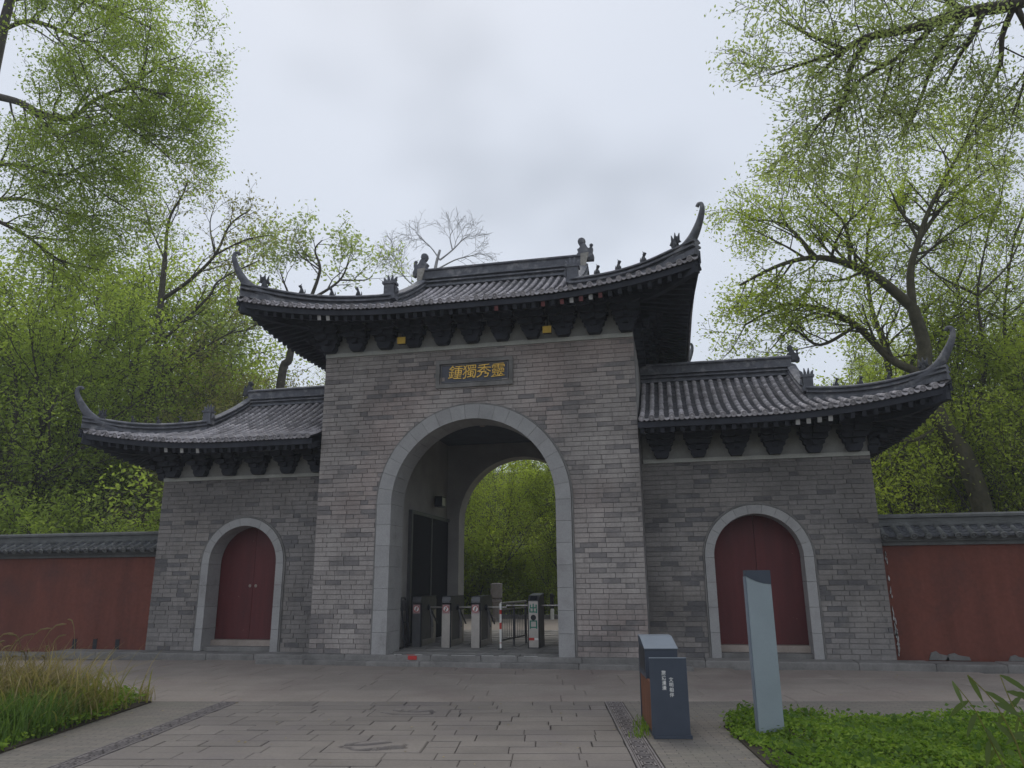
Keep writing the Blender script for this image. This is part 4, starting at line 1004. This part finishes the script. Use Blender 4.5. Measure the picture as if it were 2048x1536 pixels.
# ------------------------------------------------------------------ trees of the wood
CFG_A = dict(max=3, nc=[15, 8, 6], t0=[.22, .22, .2], lr=[.45, .48, .5], ang=(.5, 1.05), trop=[.03, .05, .03, .02], wob=[.06, .12, .16, .2], an=.2, leaf_lv=1, endr=[.2, .3, .3, .3])
def gA(seed, H=9., r=.16, **k):
    g = TreeGen(seed); c = dict(CFG_A); c.update(k); g.branch((0, 0, -.2), (.05, .02, 1), H * .8, r, 0, c); return g
def gMulti(seed, H=8., n=3, r=.11, **k):
    g = TreeGen(seed); c = dict(CFG_A); c.update(k)
    for i in range(n):
        a = i * 2.2 + seed; g.branch((.15 * math.cos(a), .15 * math.sin(a), -.2), (.28 * math.cos(a), .28 * math.sin(a), 1), H * .8, r, 0, c)
    return g
WOOD = 'spring wood behind the gate'
K_FRESH = 'fresh yellow-green spring tree in the wood behind the wall and gate'
K_DENSE = 'mid-green leafy tree in the wood behind the wall and gate'
K_SLIM = 'slim many-stemmed young tree with thin foliage in the wood behind the gate'
pA = make_tree('spring_tree', K_FRESH, gA(3, 10), L_FRESH, 8, .24, .10, M_BARK, (-15.2, 12.5, gz(-15.2, 12.5)), WOOD)
pB = make_tree('leafy_tree', K_DENSE, gA(8, 10, nc=[16, 8, 6], t0=[.15, .2, .2]), L_MID, 9, .24, .10, M_BARK, (-16.6, 8.6, gz(-16.6, 8.6)), WOOD)
pC = make_tree('slim_tree', K_SLIM, gMulti(5, 8, 4, .06, nc=[9, 6, 5], lr=[.34, .5, .5]), L_FRESH, 7, .2, .09, M_BARK, (12.5, 8, gz(12.5, 8)), WOOD)
pE = make_tree('understorey_shrub', 'low leafy shrub filling the wood behind the wall and gate', gMulti(15, 3.2, 6, .035, nc=[8, 5, 4], t0=[.06, .2, .2], lr=[.5, .5, .5]), L_MID, 8, .18, .09, M_BARK, (-9.5, 4.5, gz(-9.5, 4.5)), WOOD)
for c in (pE,): c['category'] = 'shrub'
wr = random.Random(21)
def scatter(n, xr, yr_, protos, sc, lab=None):
    for i in range(n):
        x, y = wr.uniform(*xr), wr.uniform(*yr_); p_ = wr.choice(protos); s_ = wr.uniform(*sc)
        copy_tree(p_, (x, y, gz(x, y)), wr.uniform(0, 6.28), s_, None, WOOD)
ZL, ZM, ZR = 'behind the left red wall', 'beyond the archway', 'behind the right red wall'
for p_ in (pA, pB, pE): p_['label'] = p_['label'].replace('behind the wall and gate', ZL)
pC['label'] = pC['label'].replace('behind the gate', ZR)
KINDS = {pA.name: 'fresh yellow-green spring tree', pB.name: 'mid-green leafy tree', pC.name: 'slim many-stemmed young tree with thin foliage', pE.name: 'low leafy shrub'}
def plant(p_, x, y, s_, zone, leafm=None): copy_tree(p_, (x, y, gz(x, y)), wr.uniform(0, 6.28), s_, KINDS[p_.name] + ' in the wood ' + zone, WOOD, leafm)
def scatter(n, xr, yr_, protos, sc, zone, leafm=None):
    for i in range(n): plant(wr.choice(protos), wr.uniform(*xr), wr.uniform(*yr_), wr.uniform(*sc), zone, leafm)
for x, y, k, p_ in ((-17.4, 7.4, 1.25, pB), (-16.5, 5.4, 1.2, pB), (-17.8, 9.5, 1.7, pB), (-18.6, 11, 1.6, pB), (-19.5, 13, 1.8, pA), (-21, 12, 1.5, pA), (-20, 7, 1.3, pB)): plant(p_, x, y, k, ZL)
for x, y, k in ((-10.2, 10.5, 1.25), (-12.4, 12., 1.4), (-9., 13.5, 1.3), (-8.2, 9., .95), (-11., 7.5, 1.)): plant(pC, x, y, k, ZL, L_BUD)
scatter(6, (-28, -15), (13, 20), (pA, pB), (1.1, 1.4), ZL); scatter(5, (-15, -8), (15, 20), (pA,), (.75, .9), ZL); scatter(14, (-36, -7), (21, 40), (pA, pB, pA), (.85, 1.1), ZL)
for x, y, k, p_ in ((-2.6, 12.4, .62, pA), (.2, 12.6, .6, pB), (-4.6, 13., .7, pB), (-1.2, 14.2, .8, pA), (-3.4, 14.5, .8, pA), (-.4, 16.5, .8, pA), (-5.2, 19, .85, pA), (1.6, 14.5, .7, pA), (-2.2, 22, .9, pA), (-7.5, 23, .9, pA)): plant(p_, x, y, k, ZM, L_FRESH)
scatter(8, (-12, 2), (27, 44), (pA,), (.7, .85), ZM, L_FRESH)
for x, y, k, p_ in ((12.2, 10.5, .72, pA), (15.5, 10.5, .8, pA), (18, 11, .85, pB), (13.5, 15, .75, pA), (21, 13, .8, pA)): plant(p_, x, y, k, ZR, L_FRESH)
scatter(5, (13, 26), (14, 22), (pA, pC), (.6, .75), ZR); scatter(13, (12, 40), (20, 42), (pA, pB), (.65, .85), ZR, L_FRESH)
scatter(18, (-24, -8.2), (3.2, 9), (pE,), (1., 1.6), ZL); scatter(18, (9, 24), (9, 14), (pE,), (1., 1.6), ZR, L_FRESH); scatter(14, (-8, 3), (11.6, 18), (pE,), (.7, 1.1), ZM, L_FRESH)
scatter(7, (11, 18), (8, 13), (pC,), (.9, 1.3), ZR)

# sparse tall tree left, its leaves just opening
def px_path(pts, Y): return np.array([atY(px, py, Y if np.isscalar(Y) else Y[i]) for i, (px, py) in enumerate(pts)])
def limb_tree(name, label, seed, base, limbs, cfg, leafm, per, spread, size, bark, r0, group=None, minr=.006, **kw):
    """a tree whose trunk and limbs follow given world paths; twigs grow off them"""
    g = TreeGen(seed); base = np.array(base, float)
    for P, r, l in limbs:
        P = bez(P, max(6, len(P) * 4)) - base; g.branch(None, None, 0, r, l, cfg, pts=P)
    return make_tree(name, label, g, leafm, per, spread, size, bark, tuple(base), group, minr, **kw)

# leaning tree at the right
Y0 = 7.
tr = px_path([(1990, 1040), (1945, 950), (1885, 850), (1852, 760), (1848, 690), (1825, 615)], [Y0] * 6); tr[0][2] = gz(tr[0][0], Y0) - .1
cfgL = dict(max=4, nc=[2, 9, 6, 5], t0=[.6, .18, .2, .2], lr=[.3, .42, .5, .5], ang=(.5, 1.1), trop=[.02, .04, .03, .02, 0], wob=[.1, .14, .18, .2, .2], an=.15, leaf_lv=1, endr=[.6, .22, .3, .3, .3], rmax=.2, cl=[1.5, 1.7, 1., .55], dens=[0, 3.4, 4.2, 4.8])
limbs = [(tr, .26, 0),
         (px_path([(1825, 615), (1758, 558), (1700, 529), (1633, 515), (1560, 530), (1480, 570)], [7, 6.8, 6.5, 6.2, 5.8, 5.4]), .15, 1),
         (px_path([(1825, 615), (1821, 542), (1838, 479), (1858, 421), (1892, 354), (1937, 275), (1990, 200)], [7, 7, 7, 7.1, 7.2, 7.4, 7.5]), .12, 1),
         (px_path([(1852, 750), (1783, 719), (1712, 651), (1650, 620), (1570, 610), (1490, 650)], [7, 7, 6.8, 6.7, 6.5, 6.3]), .13, 1),
         (px_path([(1838, 479), (1880, 420), (1930, 375), (1990, 330)], [7, 7.3, 7.8, 8.3]), .07, 1),
         (px_path([(1700, 529), (1690, 450), (1640, 400), (1600, 350)], [6.5, 6.6, 6.8, 7.]), .06, 1),
         (px_path([(1633, 515), (1570, 450), (1500, 440)], [6.2, 6.4, 6.6]), .06, 1),
         (px_path([(1712, 651), (1640, 690), (1585, 660), (1540, 700)], [6.8, 6.8, 6.8, 6.9]), .06, 1),
         (px_path([(1885, 850), (1830, 880), (1770, 885), (1745, 940)], [7, 6.8, 6.7, 6.7]), .07, 1)]
limb_tree('leaning_tree', 'big leaning tree with forked limbs and thin fresh leaves behind the right wing roof', 31, tr[0], limbs, cfgL, L_FRESH, 7, .14, .10, M_BARKG, .26)
# second grey-brown trunk close behind it
tr = px_path([(1835, 1040), (1810, 960), (1790, 890), (1785, 800)], [9.5] * 4); tr[0][2] = gz(tr[0][0], 9.5) - .1
limb_tree('leaning_tree', 'thinner grey trunk with fine twigs behind the right wing eave', 33, tr[0], [(tr, .17, 0), (px_path([(1785, 800), (1770, 700), (1740, 600), (1735, 480), (1760, 380)], [9.5, 9.6, 9.8, 10, 10.2]), .11, 1), (px_path([(1785, 800), (1840, 700), (1900, 640), (1960, 560)], [9.5, 9.6, 9.8, 10]), .08, 1)], cfgL, L_FRESH, 6, .2, .10, M_BARK, .17)
# slender dark stems at the right
for k, (pts, Yq, lb) in enumerate((([(1972, 1030), (1958, 860), (1972, 720), (1955, 590), (1980, 450)], 8.4, 'slender dark-stemmed tree beside the big leaning trunk'), ([(2040, 1030), (2035, 830), (2008, 640), (2030, 470)], 9.2, 'slender tree with a bent stem at the end of the right wall'), ([(1885, 1030), (1912, 890), (1902, 780), (1925, 680), (1915, 560)], 10.6, 'thin upright young tree behind the right wing tip'))):
    tr = px_path(pts, [Yq] * len(pts)); top = tr[-1]; tr[0][2] = gz(tr[0][0], Yq) - .1
    limbs = [(tr, .09, 1)] + [(np.array([tr[i], tr[i] + np.array([d * 1.0, .2, .9]), tr[i] + np.array([d * 1.7, .3, 2.1])]), .045, 1) for i, d in ((-2, 1), (-2, -1), (-3, -1), (-1, .5))]
    limb_tree('slender_tree', lb, 70 + k, tr[0], limbs, dict(cfgL, t0=[.6, .45, .2, .2], dens=[0, 2.4, 3.4, 4.]), L_FRESH, 6, .19, .095, M_BARK, .09)
# overhanging bough, upper right: the tree stands outside the picture
base = np.array([13.5, -3.2, -.05]); cr_ = px_path([(2110, -30), (2030, 8), (1930, 25), (1830, 55), (1735, 75), (1690, 100), (1640, 150)], [-3.4, -3.6, -3.7, -3.8, -3.9, -4, -4.1])
cfgO = dict(max=4, nc=[1, 12, 6, 5], t0=[.8, .1, .2, .2], lr=[.2, .38, .5, .5], ang=(.45, 1.1), trop=[.02, 0., -.02, -.04, -.03], wob=[.08, .13, .18, .2, .2], an=.13, leaf_lv=1, endr=[.45, .25, .3, .3, .3], rmax=.052, cl=[1, 1.15, .65, .36], dens=[0, 5., 6., 6.5])
fork = cr_[0]
limbs = [(np.array([base, base + (-.2, 0, 3), base + (-.6, -.1, 5.6), fork]), .24, 0), (cr_, .11, 1),
         (px_path([(1735, 80), (1700, 140), (1690, 200), (1645, 240), (1610, 290)], [-3.9, -4, -4, -4.1, -4.2]), .05, 1),
         (px_path([(1870, 45), (1830, 90), (1790, 120), (1765, 205)], [-3.8, -3.7, -3.7, -3.6]), .05, 1),
         (px_path([(1965, 25), (1940, 80), (1920, 110), (1890, 170)], [-3.7, -3.6, -3.5, -3.4]), .055, 1),
         (px_path([(2030, 8), (2005, 70), (2000, 130), (1970, 190), (1930, 280)], [-3.6, -3.4, -3.2, -3, -2.8]), .05, 1),
         (px_path([(1690, 100), (1620, 70), (1560, 40)], [-4, -4.1, -4.2]), .04, 1), (px_path([(1930, 25), (1850, -30), (1760, -60)], [-3.7, -3.7, -3.7]), .05, 1), (px_path([(1690, 100), (1600, 130), (1540, 150)], [-4, -3.9, -3.8]), .035, 1)]
limbs += [(px_path([(2030, 8), (2060, 80), (2050, 160), (2020, 240)], [-3.6, -3.4, -3.2, -3.]), .05, 1), (px_path([(1790, 120), (1720, 160), (1680, 220), (1660, 300)], [-3.7, -3.8, -3.9, -4]), .035, 1), (px_path([(1930, 25), (1870, 120), (1840, 200), (1800, 280)], [-3.7, -3.4, -3.2, -3.]), .045, 1)]
limb_tree('overhanging_tree', 'tree with glare-paled grey-green leaves whose dark bough reaches over the sky beside the right wing', 41, base, limbs, cfgO, L_GLARE, 10, .085, .058, M_BARK, .3, minr=.004)
# overhanging tree, upper left
base = np.array([-15.5, 1.9, -.05]); YL = 2.6
cfgM = dict(cfgO); cfgM.update(an=.15, rmax=.14, cl=[1.5, 1.9, 1.05, .55], dens=[0, 3.8, 4., 4.8])
limbs = [(np.array([base, base + (.3, .1, 3.5), base + (.9, .3, 7.5), atY(-40, 330, YL), atY(5, 60, YL), atY(40, -60, YL)]), .28, 0),
         (px_path([(-20, 190), (40, 205), (100, 235), (150, 232), (190, 200), (260, 175), (330, 190)], [2.6, 2.4, 2.2, 2, 1.9, 1.8, 1.7]), .12, 1),
         (px_path([(5, 60), (60, 42), (130, 65), (190, 100), (250, 160), (300, 230)], [2.6, 2.4, 2.2, 2, 2, 2]), .08, 1),
         (px_path([(20, 0), (120, -10), (220, 20), (310, 60)], [2.6, 2.4, 2.2, 2]), .08, 1),
         (px_path([(60, 220), (120, 280), (150, 340), (210, 390), (260, 420)], [2.3, 2.4, 2.5, 2.6, 2.6]), .06, 1),
         (px_path([(-40, 330), (40, 330), (120, 350), (170, 330), (260, 300)], [2.6, 2.4, 2.3, 2.3, 2.2]), .07, 1),
         (px_path([(-30, 400), (60, 400), (140, 430), (220, 430)], [2.6, 2.8, 3., 3.2]), .07, 1), (px_path([(-30, 430), (50, 470), (120, 520), (200, 540)], [2.6, 3., 3.4, 3.6]), .07, 1), (px_path([(190, 205), (250, 250), (310, 290), (350, 330)], [1.9, 1.9, 1.9, 1.9]), .05, 1), (px_path([(260, 175), (320, 130), (370, 110)], [1.8, 1.7, 1.6]), .04, 1)]
limb_tree('overhanging_tree', 'tall green tree with drooping twigs leaning over the left wall', 42, base, limbs, cfgM, L_MID, 9, .14, .09, M_BARK, .3, minr=.005)
# budding tall tree left of the main roof
Yt = 10.; tr = px_path([(305, 960), (300, 800), (315, 690), (322, 600), (330, 520)], [Yt] * 5); tr[0][2] = gz(tr[0][0], Yt) - .1
cfgS = dict(max=4, nc=[2, 7, 5, 4], t0=[.6, .2, .2, .2], lr=[.3, .42, .5, .5], ang=(.4, .95), trop=[.03, .05, .05, .04, .02], wob=[.08, .12, .16, .2, .2], an=.25, leaf_lv=1, endr=[.5, .25, .3, .3, .3], rmax=.14, cl=[1.5, 1.5, .9, .5], dens=[0, 2.3, 3.2, 3.8])
limbs = [(tr, .2, 0), (px_path([(330, 520), (338, 440), (365, 390), (375, 360)], [Yt] * 4), .08, 1), (px_path([(322, 600), (380, 560), (430, 510), (460, 450), (500, 420)], [Yt] * 5), .09, 1),
         (px_path([(430, 510), (490, 480), (545, 470)], [Yt] * 3), .05, 1), (px_path([(315, 690), (370, 640), (420, 590), (440, 560), (520, 520)], [Yt] * 5), .08, 1), (px_path([(330, 520), (300, 450), (290, 400)], [Yt] * 3), .05, 1), (px_path([(430, 510), (420, 450), (430, 410)], [Yt] * 3), .04, 1), (px_path([(300, 800), (340, 740), (400, 700), (470, 660)], [Yt] * 4), .08, 1)]
limb_tree('budding_tree', 'tall open tree with bronze opening buds left of the main roof tip', 51, tr[0], limbs, cfgS, L_BUD, 4, .14, .13, M_BARK, .2)
# tree with glare-paled leaves directly left behind the main roof, thick dark lower trunk
Yt = 11.5; tr = px_path([(545, 900), (560, 780), (578, 720), (590, 670), (620, 600)], [Yt] * 5); tr[0][2] = gz(tr[0][0], Yt) - .1
limbs = [(tr, .2, 0), (px_path([(620, 600), (640, 540), (630, 500), (645, 480)], [Yt] * 4), .08, 1), (px_path([(620, 600), (680, 560), (700, 510)], [Yt] * 3), .07, 1), (px_path([(600, 640), (570, 570), (560, 540)], [Yt] * 3), .06, 1), (px_path([(640, 540), (600, 510), (590, 490)], [Yt] * 3), .04, 1), (px_path([(680, 560), (730, 560), (745, 550)], [Yt] * 3), .04, 1), (px_path([(590, 670), (540, 640), (490, 660), (440, 670)], [Yt] * 4), .07, 1)]
limb_tree('budding_tree', 'glare-paled tree with thick dark trunk between the left wing and the main roof', 52, tr[0], limbs, dict(cfgS, an=.18, dens=[0, 2.6, 3.4, 4.2]), L_GLARE, 6, .2, .16, M_BARK, .2)
# bare tree beyond the ridge
Yt = 20.; tr = px_path([(875, 900), (868, 700), (870, 560), (872, 530), (880, 500)], [Yt] * 5); tr[0][2] = gz(tr[0][0], Yt) - .1
cfgB = dict(max=4, nc=[2, 9, 7, 6], t0=[.8, .3, .2, .2], lr=[.25, .42, .5, .5], ang=(.35, .9), trop=[.03, .04, .03, .02, .0], wob=[.08, .12, .14, .16, .2], an=9, endr=[.45, .3, .3, .3, .3], rmax=.12, cl=[1, 1.15, .8, .5], dens=[0, 4.5, 5.5, 5.5])
limbs = [(tr, .14, 0), (px_path([(880, 520), (905, 500), (925, 480), (940, 470)], [Yt] * 4), .05, 1), (px_path([(880, 520), (862, 495), (840, 475), (832, 465)], [Yt] * 4), .045, 1), (px_path([(872, 540), (910, 520), (940, 512), (955, 508)], [Yt] * 4), .045, 1), (px_path([(868, 600), (820, 565), (795, 535), (785, 505)], [Yt] * 4), .05, 1), (px_path([(905, 500), (900, 475), (905, 462)], [Yt] * 3), .04, 1)]
limb_tree('bare_tree', 'bare twiggy tree, paled by sky glow, rising behind the main roof ridge', 61, tr[0], limbs, cfgB, None, 0, 0, 0, M_TWIG, .16, minr=.007)

# ------------------------------------------------------------------ planting beds
def bed(name, poly):
    n = len(poly); b = MB(); b.add([(x, y, .012) for x, y in poly] + [(x, y, -.04) for x, y in poly], [tuple(range(n))] + [(i, n + i, n + (i + 1) % n, (i + 1) % n) for i in range(n)]); return b.build(name, M_SOIL, kind='structure')
LB = [(-3.02, -4.70), (-3.7, -4.42), (-5.2, -4.6), (-9.5, -5.4), (-9.5, -12), (-1.6, -12), (-2.4, -7.6)]
RB = [(4.14, -5.12), (4.45, -4.62), (5.3, -4.55), (7.2, -4.45), (11, -4.3), (11, -13), (5.5, -13), (4.55, -7.6), (4.38, -6.8)]
bed('planting_bed', LB); bed('planting_bed', RB)
def inside(poly, P):
    x, y = P[:, 0], P[:, 1]; c = np.zeros(len(P), bool); n = len(poly)
    for i in range(n):
        (x0, y0), (x1, y1) = poly[i], poly[(i + 1) % n]
        k = (y0 > y) != (y1 > y); c ^= k & (x < (x1 - x0) * (y - y0) / (y1 - y0 + 1e-12) + x0)
    return c
def lump(P, s): return .5 + .25 * np.sin(P[:, 0] * 2.3 + s) * np.cos(P[:, 1] * 1.9 - s) + .25 * np.sin(P[:, 0] * 5.1 + P[:, 1] * 4.3 + s)
rg = np.random.default_rng(77)
def cover(name, poly, n, box, hmax, size, m, label, cat, edge=.25):
    P = np.stack([rg.uniform(box[0], box[1], n), rg.uniform(box[2], box[3], n)], 1); P = P[inside(poly, P)]
    keep = rg.uniform(0, 1, len(P)) < np.clip((lump(P, 4.) - .12) * 3.2, .06, 1); P = P[keep]
    h = hmax * (.25 + .75 * lump(P, 1.)); z = h * np.sqrt(rg.uniform(0, 1, len(P))) + .01
    # leaves spill a little over the edge
    C = np.stack([P[:, 0] + rg.normal(0, .03, len(P)), P[:, 1] + rg.normal(0, .03, len(P)), z], 1)
    return obj(name, quads_mesh(name, leaf_quads(C, size, rg, .7, .62), m), None, None, kind='stuff', label=label, category=cat)
cover('ground_cover', RB, 60000, (4.1, 8.6, -8.6, -4.3), .16, .05, L_COVER, 'low bright green leafy ground cover round the sign pillar', 'ground cover')
cover('ground_cover', RB, 3200, (4.1, 8.6, -8.6, -4.3), .26, .06, L_GRASS, 'taller scattered weeds standing out of the right ground cover', 'weeds')
cover('ground_cover', LB, 32000, (-6.5, -1.6, -8.5, -4.3), .15, .05, L_COVER, 'low green ground cover along the left paving edge', 'ground cover')
# grass-like blades
def blades(name, roots, hr, wr_, bend, m, rgx, k=5, lean=None):
    V = []; n = len(roots)
    H = rgx.uniform(*hr, n); A = rgx.uniform(0, 2 * math.pi, n); B = rgx.uniform(*bend, n); Wd = rgx.uniform(*wr_, n)
    D = np.stack([np.cos(A), np.sin(A), 0 * A], 1); S = np.stack([-np.sin(A), np.cos(A), 0 * A], 1)
    if lean is not None: D = D * .6 + np.array(lean)
    out = []
    def pt(t): return roots + D * (B * H * t ** 2)[:, None] + np.array([0, 0, 1.]) * (H * (t - .35 * B * t ** 2.5))[:, None]
    for i in range(k):
        t0, t1 = i / k, (i + 1) / k; w0, w1 = Wd * (1 - t0 ** 2) * .5, Wd * (1 - t1 ** 2) * .5 + .0004
        p0, p1 = pt(t0), pt(t1); out.append(np.stack([p0 - S * w0[:, None], p0 + S * w0[:, None], p1 + S * w1[:, None], p1 - S * w1[:, None]], 1))
    return quads_mesh(name, np.concatenate(out).reshape(-1, 3), m)
def scatter_in(cx, cy, sx, sy, n, poly=None):
    P = np.stack([rg.normal(cx, sx, n), rg.normal(cy, sy, n), np.full(n, .01)], 1)
    return P if poly is None else P[inside(poly, P)]
reed = empty('reed_clump', 'tall clump of dry golden reed grass in the left planting bed', 'reed grass', loc=(-3.9, -5.9, 0))
loc0 = np.array([-3.9, -5.9, 0])
def reed_part(nm, n, cx, cy, sx, sy, hr, wr_, bend, m): obj(nm, blades(nm, scatter_in(cx, cy, sx, sy, n, LB) - loc0, hr, wr_, bend, m, rg), None, reed, kind='stuff')
reed_part('dry_stems', 2400, -4.5, -5.8, .65, .5, (.3, 1.0), (.009, .02), (.3, 1.5), L_REED)
reed_part('green_blades', 2400, -4.2, -6.0, .7, .55, (.25, .7), (.012, .026), (.3, 1.5), L_REEDG)
# seed plumes on some reed stems
PL = MB(); rp = random.Random(9)
for k in range(60):
    x, y = rp.gauss(-4.5, .45), rp.gauss(-5.75, .35); h = rp.uniform(.6, 1.05)
    if k % 2 or x > -3.4: continue
    a = rp.uniform(0, 6.28); l = rp.uniform(.12, .35)
    P = np.array([(x, y, 0), (x + .2 * l * math.cos(a), y + .2 * l * math.sin(a), h * .6), (x + .7 * l * math.cos(a), y + .7 * l * math.sin(a), h * .95), (x + 1.3 * l * math.cos(a), y + 1.3 * l * math.sin(a), h)]) - loc0
    PL.tube(bez(P, 9), np.array([.003, .003, .003, .003, .0035, .006, .011, .012, .003]), 4)
PL.build('seed_plumes', L_REED, reed)
gr = empty('grass_clump', 'dark green strappy grass clump at the left bed edge', 'grass clump', loc=(-3.0, -6.9, 0))
o = obj('blades', blades('blades', scatter_in(-3.05, -6.9, .38, .4, 1500, LB) - np.array([-3.0, -6.9, 0]), (.25, .55), (.008, .014), (.3, 1.), L_GRASS, rg), None, gr, kind='stuff')
gr2 = empty('grass_tuft', 'small dry tuft at the corner of the left bed', 'grass tuft', loc=(-3.1, -4.72, 0))
obj('blades', blades('blades', scatter_in(0, 0, .05, .05, 60), (.1, .3), (.005, .01), (.2, .8), L_REED, rg), None, gr2, kind='stuff')
gr3 = MB()
wd_ = empty('weed_fringe', 'thin weeds growing at the foot of the litter bin', 'weeds', loc=(3.3, -5.4, 0))
obj('blades', blades('blades', np.stack([rg.normal(.02, .05, 240), rg.uniform(-.5, .6, 240), np.zeros(240)], 1), (.03, .1), (.006, .012), (.3, 1.), L_COVER, rg), None, wd_, kind='stuff')

# bamboo sprigs at lower right
def sprig(root, path, label, seed):
    rt = empty('bamboo_sprig', label, 'bamboo', 'bamboo sprigs by the right bed', loc=tuple(root)); P = bez(np.array(path) - root, 12)
    MB().tube(P, np.linspace(.007, .0025, 12), 6).build('stem', L_REEDG, rt)
    r2 = np.random.default_rng(seed)
    for k in range(7):
        t = .35 + .65 * k / 6; i = int(t * 11); q = P[i]; d = nrm(r2.normal(size=3) * np.array([1, .7, .5]) + np.array([0, 0, -.35])); l = r2.uniform(.12, .22); s = nrm(np.cross(d, (0.2, -1, .3)))
        V = []; F = []
        for j, (a, b_) in enumerate(((0, .004), (.25, .016), (.55, .018), (.8, .011), (1, .001))):
            c = q + d * l * a + np.array([0, 0, -.05 * a * a]); V += [c - s * b_, c + s * b_]
        F = [(2 * j, 2 * j + 1, 2 * j + 3, 2 * j + 2) for j in range(4)]
        MB().add(V, F).build('leaf', L_BAMBOO, rt)
for k, (a, pts) in enumerate((((2048, 1530), [(2030, 1480), (1985, 1400), (1935, 1350)]), ((2100, 1560), [(2060, 1480), (2020, 1400), (2000, 1350)]), ((2010, 1536), [(1985, 1490), (1950, 1420), (1905, 1362)]), ((2140, 1500), [(2090, 1440), (2050, 1400), (2030, 1385)]))):
    Yb = -8.6 + .35 * k; path = [atY(x, y, Yb) for x, y in pts]; q = atY(*a, Yb); root = np.array([q[0] + .12, Yb, .01])
    sprig(root, [root] + [q] + path, 'thin bamboo sprig with narrow drooping leaves beside the right bed', 90 + k)

# fallen leaves and grit on the paving
n = 260; P = np.stack([rg.uniform(-7, 9, n), rg.uniform(-8, .2, n), np.full(n, .007)], 1)
V = leaf_quads(P, .035, rg, 6., .6); V[:, 2] = np.maximum(V[:, 2], .006)
obj('leaf_litter', quads_mesh('leaf_litter', V, L_REED), None, None, kind='stuff', label='small fallen leaves and grit scattered over the paving', category='litter')

# ------------------------------------------------------------------ thin spring haze
hz = MB().box(-90, 90, -40, 110, -1.2, 34).build('haze', None, kind='stuff')
hm = bpy.data.materials.new('haze'); hm.use_nodes = True; hn = hm.node_tree.nodes; hn.clear(); ho_ = hn.new('ShaderNodeOutputMaterial'); hv = hn.new('ShaderNodeVolumePrincipled')
hv.inputs['Color'].default_value = (.86, .92, 1, 1); hv.inputs['Density'].default_value = .0013; hm.node_tree.links.new(hv.outputs[0], ho_.inputs['Volume']); hz.data.materials.append(hm)
hz['label'] = 'thin pale haze in the air between the trees'; hz['category'] = 'haze'
scene.cycles.volume_bounces = 1
